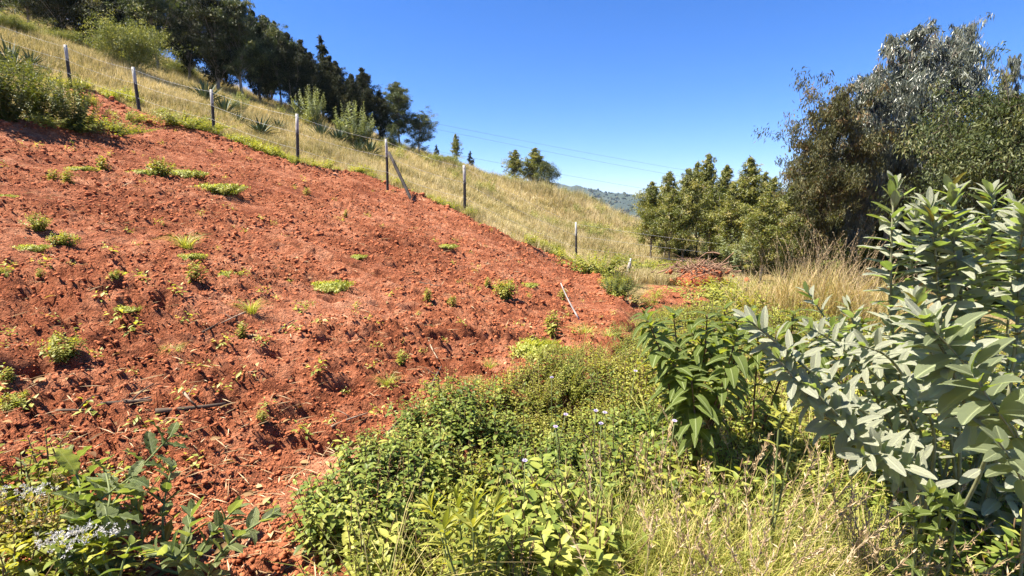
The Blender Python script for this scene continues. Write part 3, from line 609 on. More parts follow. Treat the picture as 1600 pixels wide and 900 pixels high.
M_dkherb = leafmat('dark_bush_leaves', [(0, (.035, .055, .012)), (.5, (.085, .11, .025)), (1, (.22, .22, .06))], .3, .5, .25)
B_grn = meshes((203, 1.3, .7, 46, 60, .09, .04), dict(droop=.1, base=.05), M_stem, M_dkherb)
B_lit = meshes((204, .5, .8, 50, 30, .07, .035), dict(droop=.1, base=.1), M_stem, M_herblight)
def shrub(pr, h0, px, py, hpx, label, wide=1.0, name='shrub', cat='bush', group=None):
    x, y, z = gp(px, py); h = hpx*y/800/h0
    return plant(name, label, cat, (x, y, z-.02), pr[0], pr[1], None, None, group, (h*wide, h*wide, h), R.uniform(0, 6.28))
bo = shrub(B_yel, 1.9, 205, 120, 50, 'big spreading yellow-green bush on the grassy slope behind the fence', .85)
for nm, me in (('arching_stem', SPRAY[0]), ('spray', SPRAY[1])): c = bpy.data.objects.new(nm, me); COL.objects.link(c); c.parent = bo
for px, py, hp, wd, pr, h0, lab in [
 (5, 200, 125, 1.0, B_grn, 1.3, 'dark green bush on the tilled field cut by the left edge'),
 (62, 198, 112, .9, B_grn, 1.3, 'green bush second from the left edge at the top of the red field'),
 (118, 214, 96, .85, B_grn, 1.3, 'dark green bush beside the field, right of two similar bushes'),
 (42, 130, 40, 1.4, B_grn, 1.3, 'low bush on the grass behind the three field-edge bushes'),
 (90, 208, 26, 2.4, B_lit, .5, 'low bright green bush between the two dark field-edge bushes'),
 (178, 216, 22, 2.0, B_lit, .5, 'low yellow-green bush just right of the dark field-edge bushes'),
 (196, 186, 16, 2.6, B_lit, .5, 'flat bright green clump at the foot of the second fence post'),
 (282, 196, 24, 2.2, B_lit, .5, 'bright green clump left of the third fence post'),
 (300, 206, 15, 2.6, B_lit, .5, 'low bright clump touching the foot of the third fence post'),
 (488, 202, 62, .9, B_gry, 1.5, 'pale grey-green bush behind the fourth fence post'),
 (556, 238, 72, 1.0, B_gry, 1.5, 'rounded grey-green bush left of the braced fence post'),
 (372, 176, 34, 1.0, B_gry, 1.5, 'small grey bush among the agaves below the dark trees'),
 (20, 56, 20, 1.5, B_yel, 1.9, 'yellow-green scrub under the dark trees in the top left corner'),
 (100, 74, 16, 1.5, B_yel, 1.9, 'low yellowish scrub behind the first fence post'),
 (285, 128, 20, 1.2, B_yel, 1.9, 'small yellow-green shrub below the big yellow-green bush'),
 (690, 262, 12, 2.0, B_yel, 1.9, 'low scrub on the slope right of the last plantation tree'),
 (965, 476, 50, 1.4, B_grn, 1.3, 'dark rounded bush between the red field bank and the path'),
 (935, 436, 42, 1.2, B_lit, .5, 'leafy green bush at the foot of the last fence post'),
 (1003, 424, 22, 2.4, B_lit, .5, 'leafy green thicket behind the leaning white stake'),
 (1055, 420, 20, 2.0, B_lit, .5, 'low leafy bush left of the heap of dry roots'),
 (1170, 436, 84, 1.4, B_gry, 1.5, 'pale leafy bush behind the heap of dry roots'),
 (1225, 440, 84, 1.5, B_gry, 1.5, 'dusty green bush left of the bronze grass'),
 (1150, 475, 42, 2.0, B_lit, .5, 'light green leafy bush right of the heap of dry roots'),
 (1120, 520, 36, 1.5, B_lit, .5, 'light green bush at the near right end of the red path'),
 (1215, 520, 70, 1.3, B_lit, .5, 'tall light green bush in front of the bronze grass'),
]: shrub(pr, h0, px, py, hp, lab, wd)
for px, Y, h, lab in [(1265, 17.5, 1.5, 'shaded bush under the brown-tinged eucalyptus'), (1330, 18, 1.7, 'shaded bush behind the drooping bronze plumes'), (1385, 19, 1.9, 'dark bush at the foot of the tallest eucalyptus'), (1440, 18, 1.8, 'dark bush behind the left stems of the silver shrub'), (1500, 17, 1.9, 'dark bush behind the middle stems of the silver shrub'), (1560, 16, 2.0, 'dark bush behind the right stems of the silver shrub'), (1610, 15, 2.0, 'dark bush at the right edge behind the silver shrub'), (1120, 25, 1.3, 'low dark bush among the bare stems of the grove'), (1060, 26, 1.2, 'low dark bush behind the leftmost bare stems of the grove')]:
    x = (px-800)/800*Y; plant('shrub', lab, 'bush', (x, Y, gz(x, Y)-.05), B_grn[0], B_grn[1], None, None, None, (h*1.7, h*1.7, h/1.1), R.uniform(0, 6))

def agave_mesh(seed):
    global R
    old = R; R = np.random.default_rng(seed); L = MB(); n = 46; el = np.linspace(.05, 1.45, n)+R.normal(0, .08, n); az = np.arange(n)*2.4
    D = np.stack([np.cos(az)*np.cos(el), np.sin(az)*np.cos(el), np.sin(el)], 1)
    L.leaves(D*.06, D, np.stack([-np.cos(az)*np.sin(el), -np.sin(az)*np.sin(el), np.cos(el)], 1), R.uniform(.8, 1.15, n), .11, 'sword', None, .10)
    R = old; return L.mesh('agave', M_agave)
AG = [agave_mesh(301), agave_mesh(302)]
def base_core(o): pass
for i, (px, py, hp, lab) in enumerate([
 (18, 112, 64, 'large dark agave near the left edge behind the fence'), (-8, 118, 50, 'agave cut by the left edge'), (48, 100, 36, 'smaller agave right of the large dark one near the left edge'),
 (322, 160, 50, 'spiky agave behind the third fence post'), (350, 178, 44, 'agave just right of the third fence post'), (372, 190, 28, 'small agave between the third fence post and the next big agave'),
 (408, 212, 44, 'dark agave between the third and fourth fence posts'), (435, 205, 30, 'small agave left of the fourth fence post'), (502, 222, 42, 'tall dark agave just right of the fourth fence post'),
 (530, 232, 42, 'spiky agave left of the rounded grey-green bush'), (578, 248, 42, 'agave right of the rounded grey-green bush'), (560, 246, 30, 'small agave in front of the rounded grey-green bush')]):
    x, y, z = gp(px, py); o = bpy.data.objects.new('agave', AG[i % 2]); COL.objects.link(o); o.location = (x, y, z-.03); s = hp*y/800/1.35; o.scale = (s,)*3; o.rotation_euler = (0, 0, i*1.3)
    tag(o, lab, 'agave', 'agaves on the grassy slope')

# ------------------------------------------------------------------ fence, brace, cables
POSTS = [(112, 147, 70, 102), (219, 178, 105, 208), (334, 215, 140, 330), (465, 262, 178, 464), (605, 299, 217, 603), (725, 339, 258, 725), (901, 415, 347, 900)]
fence = thing('wire_fence', 'wire fence of rough dark posts with pale tops running down the red field edge', 'fence', (0, 0, 0))
tops = []
m_, t_ = mat('painted_top_post'); L_ = t_.links.new
tc_ = N(t_, 'ShaderNodeTexCoord'); s_ = N(t_, 'ShaderNodeSeparateXYZ'); L_(tc_.outputs['Generated'], s_.inputs[0]); nz_ = N(t_, 'ShaderNodeTexNoise', i_Scale=14.0, i_Detail=5.0); L_(tc_.outputs['Object'], nz_.inputs['Vector'])
ad_ = N(t_, 'ShaderNodeMath', operation='MULTIPLY_ADD', i_1=.25); L_(nz_.outputs['Fac'], ad_.inputs[0]); L_(s_.outputs[2], ad_.inputs[2])
r_ = ramp(t_, ad_.outputs[0], [(.84, (.035, .030, .027)), (.90, (.34, .33, .31))]); p_ = N(t_, 'ShaderNodeBsdfPrincipled', i_Roughness=.85); L_(r_.outputs[0], p_.inputs['Base Color'])
b_ = N(t_, 'ShaderNodeBump', i_Strength=.5, i_Distance=.01); L_(nz_.outputs['Fac'], b_.inputs['Height']); L_(b_.outputs[0], p_.inputs['Normal']); o_ = N(t_, 'ShaderNodeOutputMaterial'); L_(p_.outputs[0], o_.inputs[0]); M_post = m_
for px, py, pt, ptx in POSTS:
    p = G(px, py); tp = at(ptx, pt, p[1]); z = gz(p[0], p[1]); b = MB(); rr = .042+R.uniform(-.006, .006)
    a = np.array([p[0], p[1], z-.3]); path = curve(a, tp, 7, .006); b.tube(path, rr*np.array([1.12, 1.05, 1, 1.02, .97, .98, .92]), 9); o = b.obj('fence_post', M_post, fence, True); tops.append((np.array([p[0], p[1], z]), tp))
x, y = at(604, 240, tops[4][1][1])[0]+.08, tops[4][0][1]-.06
b = MB(); b.tube(curve((x, y, at(606, 238, y)[2]), (at(648, 317, y-.9)[0], y-.9, gz(at(648, 317, y-.9)[0], y-.9)-.1), 6, .01), .045, 8); b.obj('brace_post', M_woodpost, fence, True)
# continuation to the right and left
ext = [(p0, p1) for p0, p1 in tops]
fy = tops[-1][0][1]
for px, dy in [(1215, 3.0), (1500, 5.0)]:
    Y = fy+dy; x = (px-800)/800*Y; z = gz(x, Y); h = 1.25; a = np.array([x, Y, z]); c = a+[0, 0, h]
    b = MB(); b.tube(curve(a-[0, 0, .3], c, 5, .005), .04, 8); b.obj('fence_post', M_greywood, fence, True); ext.append((a, c))
lp = tops[0]; dxy = (tops[0][0]-tops[1][0])*1.3; a = tops[0][0]+dxy; a[2] = gz(a[0], a[1]); ext.insert(0, (a, a+[0, 0, 1.3])); b = MB(); b.tube(curve(a-[0, 0, .3], a+[0, 0, 1.3], 5, .005), .04, 8); b.obj('fence_post', M_post, fence, True)
for f in (.95, .66, .36):
    b = MB(); pts = []
    for (a0, c0), (a1, c1) in zip(ext[:-1], ext[1:]):
        s, e = a0+(c0-a0)*f, a1+(c1-a1)*f
        for k in range(8): t = k/8; pts.append(s+(e-s)*t-[0, .045, .06*4*t*(1-t)])
    pts.append(e-[0, .045, 0]); b.tube(pts, .0028, 4)
    for q in range(0): pass
    b.obj('fence_wire', M_wire, fence)
def cable(p0, p1, sag, label, r):
    b = MB(); t = np.linspace(0, 1, 24)[:, None]; pts = p0+(p1-p0)*t-np.array([0, 0, sag])*4*t*(1-t); b.tube(pts, r, 4); tag(b.obj('power_cable', M_cable), label, 'power cable', 'power cables crossing the sky')
for (a, c, lab) in [((560, 168), (1240, 292), 'uppermost of the three thin power cables in the sky'), ((560, 176), (1240, 304), 'middle one of the three thin power cables in the sky'), ((560, 212), (1240, 330), 'lowest of the three thin power cables in the sky')]:
    cable(at(a[0], a[1], 75), at(c[0], c[1], 110), .6, lab, .016)

# leaning stake, stick, root heap
x, y, z = gp(978, 436); b = MB(); e = at(986, 404, y+.1); b.tube(curve((x, y, z-.1), e, 5, .01), [.055, .056, .054, .05, .035], 7); tag(b.obj('leaning_stake', M_greywood, None, True), 'short bleached white stake leaning beside the dark rounded bush', 'stake')
x, y, z = gp(905, 505); e = at(876, 442, y+.25); b = MB(); b.tube(curve((x, y, z), e, 7, .03), np.linspace(.014, .006, 7), 6); tag(b.obj('stick', M_greywood, None, True), 'long bare pale stick standing at a slant on the right bank of the red field', 'stick')
x, y, z = gp(1092, 450); hp = thing('root_heap', 'heap of dry reddish roots and soil beside the red path', 'root heap', (x, y, z)); hp.scale = (1.05, 1, 1.25)
b = MB(); b.lump(np.array([0, 0, .1]), .72, .5, 5, (1, .7, .48), .22)
for i in range(60): b.lump(np.array([R.normal(0, .5), R.normal(0, .35), R.uniform(.0, .35)]), R.uniform(.03, .09), .5, i, (1, 1, .8), .3)
b.obj('soil', M_clod, hp)
b = MB()
for i in range(170):
    a = R.uniform(0, 6.28); c = np.array([R.normal(0, .4), R.normal(0, .28), .38+R.normal(0, .08)]); d = np.array([cos(a), sin(a)*.7, R.uniform(-.6, .5)])*R.uniform(.15, .5)
    b.tube(curve(c-d, c+d, 6, .07), np.linspace(R.uniform(.008, .02), .003, 6), 4, R.random(), False)
b.obj('root', M_root, hp)
b = MB(); x, y, z = gp(1150, 420)
for i in range(9): b.tube(curve((x+R.normal(0, .15), y, z), (x-R.uniform(.0, .7), y+R.normal(0, .3), z+R.uniform(.6, 1.2)), 7, .1), np.linspace(.022, .005, 7), 5, cap=False)
tag(b.obj('bare_branches', M_deadwood), 'bare grey branches arching up right of the root heap', 'dead branches')

# ------------------------------------------------------------------ hillside grass
def tuft_proto(n, h, w, bend, seg=2, spread=.10, lo=0, hi=1):
    b = MB(); a = R.uniform(0, 6.28, n); out = np.stack([np.cos(a), np.sin(a), np.zeros(n)], 1)
    b.blades(out*R.uniform(0, spread, n)[:, None], out, h*R.uniform(.5, 1.1, n), w, bend*R.uniform(.3, 1.3, n), R.uniform(lo, hi, n), seg); return b
gb_ = MB(); tp = [tuft_proto(16, .36, .012, .55, 2, .14) for _ in range(4)]
n = 60000; yy = 11*(52/11)**R.random(n); xx = R.uniform(-34, 17, n)*yy/40*1.15-R.uniform(0, 2, n)
s1 = sdf(FIELD, xx, yy); s2 = sdf(PATH, xx, yy); hb = sdf(HERB, xx, yy)
ok = (s1 < -.05) & (s2 < -.35) & ((yy > 14) | (xx > 6) | (xx < 0)) & (hb < .2) & (xx > -1.25*yy-2); xx, yy = xx[ok], yy[ok]
hn = .75+.9*np.clip(fbm(xx*.35, yy*.35, 3, 90)+.1, 0, 1)+.8*np.clip(perlin(xx*.12, yy*.12, 91), 0, 1)
zz = ground(xx, yy)
for k in range(4):
    i = np.arange(k, len(xx), 4); gb_.instances(tp[k], np.stack([xx[i], yy[i], zz[i]-.02], 1), R.uniform(0, 6.28, len(i)), R.uniform(.7, 1.3, len(i))*np.clip(yy[i]/22, .8, 1.5), .12, .3, hn[i])
tag(gb_.obj('dry_grass', M_dry), 'golden dry grass covering the hillside behind the fence', 'grass', None, 'stuff')
fwb = MB(); n = 9000; xx = R.uniform(-22, 4, n); yy = R.uniform(9, 19, n); e = sdf(FIELD, xx, yy); ok = (e > -.9) & (e < .25) & (perlin(xx*.55, yy*.55, 99)+R.normal(0, .15, n) > .22); xx, yy = xx[ok][:300], yy[ok][:300]; _, L_f = bush_mb(334, .34, .26, 12, 14, .08, .035)
fwb.instances(L_f, np.stack([xx, yy, ground(xx, yy)], 1), R.uniform(0, 6, len(xx)), R.uniform(.4, 1.3, len(xx)), .2)
tag(fwb.obj('fence_line_weeds', M_herblight), 'weedy green growth along the fence between red soil and dry grass', 'weeds', None, 'stuff')
# weedy low plants on the ridge
rb = MB(); S_, L_b = bush_mb(333, .6, .35, 14, 16, .10, .04); n = 420; yy = R.uniform(26, 46, n); xx = R.uniform(-14, 9, n); z = ground(xx, yy); ok = perlin(xx*.3, yy*.3, 95) > -.05
rb.instances(L_b, np.stack([xx, yy, z], 1)[ok], R.uniform(0, 6, ok.sum()), R.uniform(.5, 1.5, ok.sum()), .2)
tag(rb.obj('ridge_scrub', M_yellowbush), 'low scrubby greenery along the crest of the dry grass slope', 'scrub', None, 'stuff')

# ------------------------------------------------------------------ the field: clods, straw, weeds
def field_points(n, y0, y1, power=1.6, margin=.3, left=-1.15):
    u = R.random(n*4); yy = (y0**(1-power)+u*(y1**(1-power)-y0**(1-power)))**(1/(1-power)); xx = yy*R.uniform(left, .35, len(yy))-.3
    ok = sdf(FIELD, xx, yy) > margin; return xx[ok][:n], yy[ok][:n]
cb = MB(); protos = []
for k in range(4): b = MB(); b.lump(np.zeros(3), 1., .5, 40+k, (1, .8, .6), .32); protos.append(b)
xx, yy = field_points(46000, 1.2, 18, 1.1); sz = np.minimum(.0065*(1-R.random(len(xx)))**(-.42), .024)*np.clip(yy/5, .6, 1.5); pt = perlin(xx*.8, yy*.8, 40) > -.35; sz = np.where(pt, sz, sz*.45); zz = ground(xx, yy)
for k in range(4):
    i = np.arange(k, len(xx), 4); cb.instances(protos[k], np.stack([xx[i], yy[i], zz[i]+sz[i]*.2], 1), R.uniform(0, 6.28, len(i)), sz[i], .3, .3)
n = 2600; xx, yy = R.uniform(-16, 3, n*8), R.uniform(8, 18, n*8); e = sdf(FIELD, xx, yy); ok = (e > R.normal(-.05, .2, len(e))) & (e < R.gamma(2, .25, len(e))) & (yy > 9); xx, yy = xx[ok][:n], yy[ok][:n]; sz = .018*(1-R.random(len(xx)))**(-.4); sz = np.minimum(sz, .085); zz = ground(xx, yy)
for k in range(4):
    i = np.arange(k, len(xx), 4); cb.instances(protos[k], np.stack([xx[i], yy[i], zz[i]+sz[i]*.25], 1), R.uniform(0, 6.28, len(i)), sz[i], .3, .3)
tag(cb.obj('soil_clods', M_clod), 'crumbled red soil clods strewn over the tilled field', 'soil clods', None, 'stuff')
sb = MB(); xx, yy = field_points(2600, 1.2, 16, 1.5); zz = ground(xx, yy)
a = R.uniform(0, 6.28, len(xx)); D = np.stack([np.cos(a), np.sin(a)*.8, R.uniform(-.05, .35, len(xx))], 1)
sb.leaves(np.stack([xx, yy, zz+.006], 1), D, np.array([0, 0, 1.]), R.uniform(.03, .22, len(xx))*np.clip(yy/6, .7, 1.6), .007*np.clip(yy/4, .8, 2), 'leaf2', None, .1)
tag(sb.obj('straw_litter', M_straw), 'bits of straw and dry stalks littering the tilled red soil', 'straw litter', None, 'stuff')
lb = MB(); xx, yy = field_points(300, 1.4, 12, 1.5); zz = ground(xx, yy); a = R.uniform(0, 6.28, len(xx))
lb.leaves(np.stack([xx, yy, zz+.01], 1), np.stack([np.cos(a), np.sin(a), R.uniform(0, .5, len(xx))], 1), R.normal(0, .4, (len(xx), 3))+[0, 0, 1], R.uniform(.03, .08, len(xx)), R.uniform(.012, .03, len(xx)), 'lance', None, .3)
tag(lb.obj('leaf_litter', M_browndry), 'curled dry leaves scattered over the red soil', 'leaf litter', None, 'stuff')
S_, L_s = bush_mb(21, .07, .05, 3, 5, .035, .016, 'leaf2'); wb = MB(); xx, yy = field_points(300, 2.2, 16, .9); ok = perlin(xx*.5, yy*.5, 77) > -.2; xx, yy = xx[ok], yy[ok]
wb.instances(L_s, np.stack([xx, yy, ground(xx, yy)], 1), R.uniform(0, 6, len(xx)), R.uniform(.6, 1.7, len(xx)), .2)
tag(wb.obj('sprouting_weeds', M_weed), 'tiny green sprouts scattered over the red field', 'sprouts', None, 'stuff')

W_flat = [meshes((400+k, .15, .5, 70, 24, .08, .034), dict(droop=.0, base=.1, stem_r=.004, tpl='lance'), M_stem, M_weed) for k in range(3)]
W_seed = [meshes((410+k, .36, .13, 7, 18, .10, .045), dict(droop=.15, base=.25, stem_r=.005, tpl='lance'), M_redstem, M_herblight) for k in range(2)]
W_bush = [meshes((420+k, .36, .26, 20, 24, .075, .036), dict(droop=.1, base=.1, stem_r=.005, tpl='lance'), M_redstem, M_herblight) for k in range(2)]
def tuft_m(seed):
    global R
    old = R; R = np.random.default_rng(seed); b = MB(); n = 130; a = R.uniform(0, 6.28, n); out = np.stack([np.cos(a), np.sin(a), np.zeros(n)], 1)
    b.blades(out*R.uniform(0, .10, n)[:, None], out, R.uniform(.14, .40, n), .009, R.uniform(.5, 1.35, n), None, 4); R = old
    s = MB(); s.tube(np.array([[0, 0, -.03], [0, 0, .02]]), .03, 6); return s.mesh('root', M_stem), b.mesh('blade', M_weed)
W_tuft = [tuft_m(430+k) for k in range(3)]
WK = {'f': (W_flat, .10, .55, 'weed'), 's': (W_seed, .36, .17, 'seedling'), 'b': (W_bush, .36, .30, 'weed'), 't': (W_tuft, .24, .36, 'grass tuft')}
WEEDS = [
 ('b', 252, 278, 34, 'upright bright weed at the head of a creeping yellow-green patch in the upper field'), ('f', 292, 280, 50, 'yellow-green creeping patch right of the upright bright weed in the upper field'), ('f', 348, 304, 64, 'long creeping weed patch, lower right end of the upper yellow-green row'), ('f', 228, 274, 40, 'creeping patch left of the upright bright weed in the upper field'),
 ('s', 84, 284, 20, 'left one of two small weeds side by side in the upper left field'), ('s', 109, 292, 24, 'right one of two small weeds side by side in the upper left field'), ('b', 60, 362, 32, 'dark green weed with a deep shadow near the left edge, halfway up'), ('b', 98, 382, 36, 'yellowish weed just below right of the dark green one near the left edge'),
 ('f', 48, 388, 44, 'flat pale weed patch left of the yellowish weed near the left edge'), ('t', 290, 392, 66, 'spiky grass tuft in the middle of the left field'), ('f', 298, 412, 44, 'small flat patch directly below the spiky grass tuft'), ('f', 203, 446, 56, 'low creeping weed above the deep hollow in the left field'),
 ('b', 185, 462, 18, 'tiny dark weed at the left end of the low creeping weed'), ('f', 350, 436, 50, 'flat weed patch right of the upright dark seedling'), ('s', 308, 460, 34, 'upright dark seedling left of a flat weed patch in the middle field'), ('f', 238, 420, 24, 'little weed between the spiky tuft and the deep hollow'),
 ('t', 392, 500, 60, 'straggly pale grass tuft in the centre left of the field'), ('s', 382, 538, 28, 'leafy seedling right below the straggly pale tuft'), ('t', 270, 566, 46, 'yellow-green grass tuft in the lower left field'), ('f', 208, 514, 36, 'flat weed just below the deep hollow'),
 ('b', 104, 580, 52, 'rounded light green weed with dark shadow in the lower left field'), ('b', 28, 655, 40, 'dark leafy weed by the left edge above the foreground plants'), ('s', 20, 628, 26, 'young bright weed beside the dark leafy weed at the left edge'), ('f', 515, 449, 64, 'flat yellow-green patch in the middle of the field under the long furrow'),
 ('s', 481, 310, 14, 'small sprout high in the middle of the field'), ('s', 542, 343, 12, 'lone sprout below the braced fence post'), ('s', 628, 580, 30, 'bright leafy seedling with a dark shadow below the centre of the photo'), ('t', 605, 610, 50, 'pale limp grass tuft left below the bright leafy seedling'),
 ('t', 690, 650, 52, 'grass tuft at the edge of the herb thicket'), ('b', 790, 474, 40, 'small rounded shrublet on the right side of the field'), ('s', 762, 452, 16, 'sprout just left of the rounded shrublet'), ('s', 668, 482, 22, 'slim upright seedling left of the rounded shrublet'),
 ('s', 708, 488, 18, 'little seedling between the slim seedling and the rounded shrublet'), ('s', 864, 530, 40, 'dark leafy weed above the matted grass on the right side of the field'), ('f', 842, 562, 90, 'matted yellow-green grass patch at the right side of the field'), ('t', 835, 556, 50, 'spiky tuft growing in the matted grass patch on the right'),
 ('t', 915, 536, 50, 'pale grass tuft beside the herb thicket below the bank'), ('t', 765, 578, 40, 'grass tuft left of the matted grass patch'), ('f', 826, 450, 30, 'flat weed right of the rounded shrublet'), ('t', 566, 702, 44, 'green tuft on the lower slope just left of the herb thicket'),
 ('s', 411, 684, 22, 'lone seedling low in the field above the foreground plants'), ('s', 160, 270, 26, 'thin dry-looking weed in the upper left field'), ('f', 5, 308, 30, 'weed patch cut by the left edge in the upper field'), ('b', 4, 442, 24, 'small weed cut by the left edge at mid height'),
 ('f', 700, 396, 30, 'faint green patch under the fence bank, right of centre'), ('f', 560, 405, 26, 'faint weed patch above the right end of the long furrow'), ('s', 880, 470, 18, 'small weed under the bare pale stick'), ('t', 950, 552, 44, 'grassy tuft where the field meets the path'),
 ('s', 65, 445, 16, 'small sprout left of the low creeping weed'), ('f', 130, 268, 36, 'flat bleached weed patch above the two small side-by-side weeds'), ('s', 705, 600, 16, 'thin sprout between the bright seedling and the herb thicket'), ('t', 745, 620, 36, 'dry grassy tuft above the herb thicket')]
for i, (k, px, py, sz, lab) in enumerate(WEEDS):
    pr, h0, r0, cat = WK[k]; x, y, z = gp(px, py); s = (1.45 if k == 'f' else 1.15)*sz*y/800/(2*r0 if k in 'ft' else (h0*1.1 if k == 's' else h0*1.3)); a, b = pr[i % len(pr)]
    o = thing({'f': 'creeping_weed', 's': 'seedling', 'b': 'weed', 't': 'grass_tuft'}[k], lab, cat, (x, y, z-.01), R.uniform(0, 6.28), 'weeds scattered over the red field'); o.scale = (s, s, s)
    for nm, me in ((a.name.split('.')[0], a), (b.name.split('.')[0], b)): c = bpy.data.objects.new(nm, me); COL.objects.link(c); c.parent = o
STICKS = [((160, 652), (240, 645), .014, 'thick dark stick with a forked end lying in the lower left field'), ((245, 664), (355, 655), .016, 'long dark stick lying along a small ridge in the lower left field'), ((180, 642), (238, 640), .009, 'thin pale stick right above the thick dark one'), ((3, 592), (42, 606), .011, 'pale broken twig at the left edge'),
 ((318, 545), (345, 528), .008, 'short twig below the straggly tuft'), ((436, 528), (460, 510), .008, 'short dark twig in the centre of the field'), ((670, 545), (684, 572), .009, 'pale straight twig right of the bright seedling'), ((672, 628), (690, 580), .012, 'forked root sticking out near the herb thicket'),
 ((600, 700), (640, 655), .007, 'thin curved twig on the lower slope'), ((90, 655), (150, 664), .008, 'slender twig lying left of the thick dark stick'), ((655, 440), (690, 456), .010, 'dark twig in the upper middle of the field'), ((290, 640), (302, 655), .009, 'small chip of pale wood above the long dark stick'),
 ((385, 505), (348, 528), .008, 'dry stalk leaning from the straggly tuft'), ((520, 690), (575, 655), .008, 'dry stem lying on the bare lower slope')]
for (a, c, r, lab) in STICKS:
    p, q2 = np.array(gp(*a)), np.array(gp(*c)); L = curve(p, q2, 8, .03); zl = ground(L[:, 0], L[:, 1]); L[:, 2] = np.linspace(max(zl[:3]), max(zl[-3:]), 8)+r*.5; L[:, 2] += max(0, (zl-L[:, 2]).max()*.6); b = MB(); b.tube(L, np.linspace(r, r*.5, 8), 6)
    m_ = L[4]; b.tube(curve(m_, m_+np.array([R.normal(0, .07), R.normal(0, .07), .05]), 4, .1), np.linspace(r*.5, r*.2, 4), 4)
    tag(b.obj('stick', M_deadwood if 'pale' in lab or 'dry' in lab else M_darkbark, None, True), lab, 'stick', 'sticks lying on the red field')

# ------------------------------------------------------------------ herb thicket
def hproto(seed, *a, tpl='lance', **k): S, L = bush_mb(seed, *a, tpl=tpl, **k); return S, L
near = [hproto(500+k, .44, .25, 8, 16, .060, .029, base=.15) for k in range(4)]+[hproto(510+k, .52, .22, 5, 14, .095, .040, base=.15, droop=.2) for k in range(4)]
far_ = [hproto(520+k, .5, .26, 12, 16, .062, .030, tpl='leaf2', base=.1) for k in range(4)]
xx = R.uniform(-1.0, 9, 30000); yy = R.uniform(.9, 9.5, 30000); h_ = sdf(HERB, xx, yy); ok = (h_ > -.10) & (xx < 1.15*yy+.6); xx, yy, h_ = xx[ok], yy[ok], h_[ok]
hs_ = np.clip(.5+h_*.9, .5, 1.08)*np.clip(fbm(xx*.9, yy*.9, 2, 66)*.5+.85, .55, 1.25)
nr = yy < 3.4; rn = R.random(len(xx)); keep = rn < np.where(nr, np.where(h_ < .35, .36, .22), .16*np.clip(4.5/yy, .3, 1)); xx, yy, hs_, nr = xx[keep], yy[keep], hs_[keep], nr[keep]
kind = perlin(xx*1.3, yy*1.3, 88)+R.normal(0, .25, len(xx))
grassy = np.exp(-(((xx-.62)/.42)**2+((yy-1.75)/.5)**2)) > .45+R.normal(0, .1, len(xx))
HS, HL = MB(), MB(); HL2 = MB(); zz = ground(xx, yy)
HB2 = poly_world([(-60, 899), (-60, 770), (30, 770), (100, 800), (150, 850), (190, 899), (-.75, .9, 0), (-1.6, .9, 0)])
x2 = R.uniform(-2.6, -.5, 3000); y2 = R.uniform(.9, 2.6, 3000); ok = sdf(HB2, x2, y2) > 0; x2, y2 = x2[ok][:30], y2[ok][:30]; m2 = len(x2)
xx = np.concatenate([xx, x2]); yy = np.concatenate([yy, y2]); hs_ = np.concatenate([hs_, R.uniform(.45, .8, m2)]); nr = np.concatenate([nr, np.ones(m2, bool)]); kind = np.concatenate([kind, R.uniform(.13, .3, m2)]); grassy = np.concatenate([grassy, np.zeros(m2, bool)]); zz = ground(xx, yy)
print('herbs', len(xx), nr.sum(), m2)
for k in range(4):
    for cond, pr in ((nr & (kind > 0) & ~grassy, near[k]), (nr & (kind <= 0) & ~grassy, near[4+k]), (~nr, far_[k])):
        i = np.where(cond & (np.arange(len(xx)) % 4 == k))[0]
        if not len(i): continue
        st = R.bit_generator.state; pos = np.stack([xx[i], yy[i], zz[i]-.01], 1); rz = R.uniform(0, 6.28, len(i)); st = R.bit_generator.state
        light = (kind[i] > .12) | (yy[i] > 3.4) & (R.random(len(i)) < .5); st = R.bit_generator.state
        for sel, dst in ((light, HL2), (~light, HL)):
            if sel.any():
                st = R.bit_generator.state; dst.instances(pr[1], pos[sel], rz[sel], hs_[i][sel], .12, .2); R.bit_generator.state = st; HS.instances(pr[0], pos[sel], rz[sel], hs_[i][sel], .12, .2)
hv = HL.obj('herb_thicket', M_herb); tag(hv, 'dense green leafy herbs covering the ground from the bottom centre to the right', 'herbs', None, 'stuff')
HL2.obj('light_herb_leaves', M_herblight, hv)['kind'] = 'stuff'; HS.obj('herb_stems', M_redstem, hv)['kind'] = 'stuff'
print('herb faces', sum(len(q) for q in HL.Q)+sum(len(q) for q in HL2.Q))

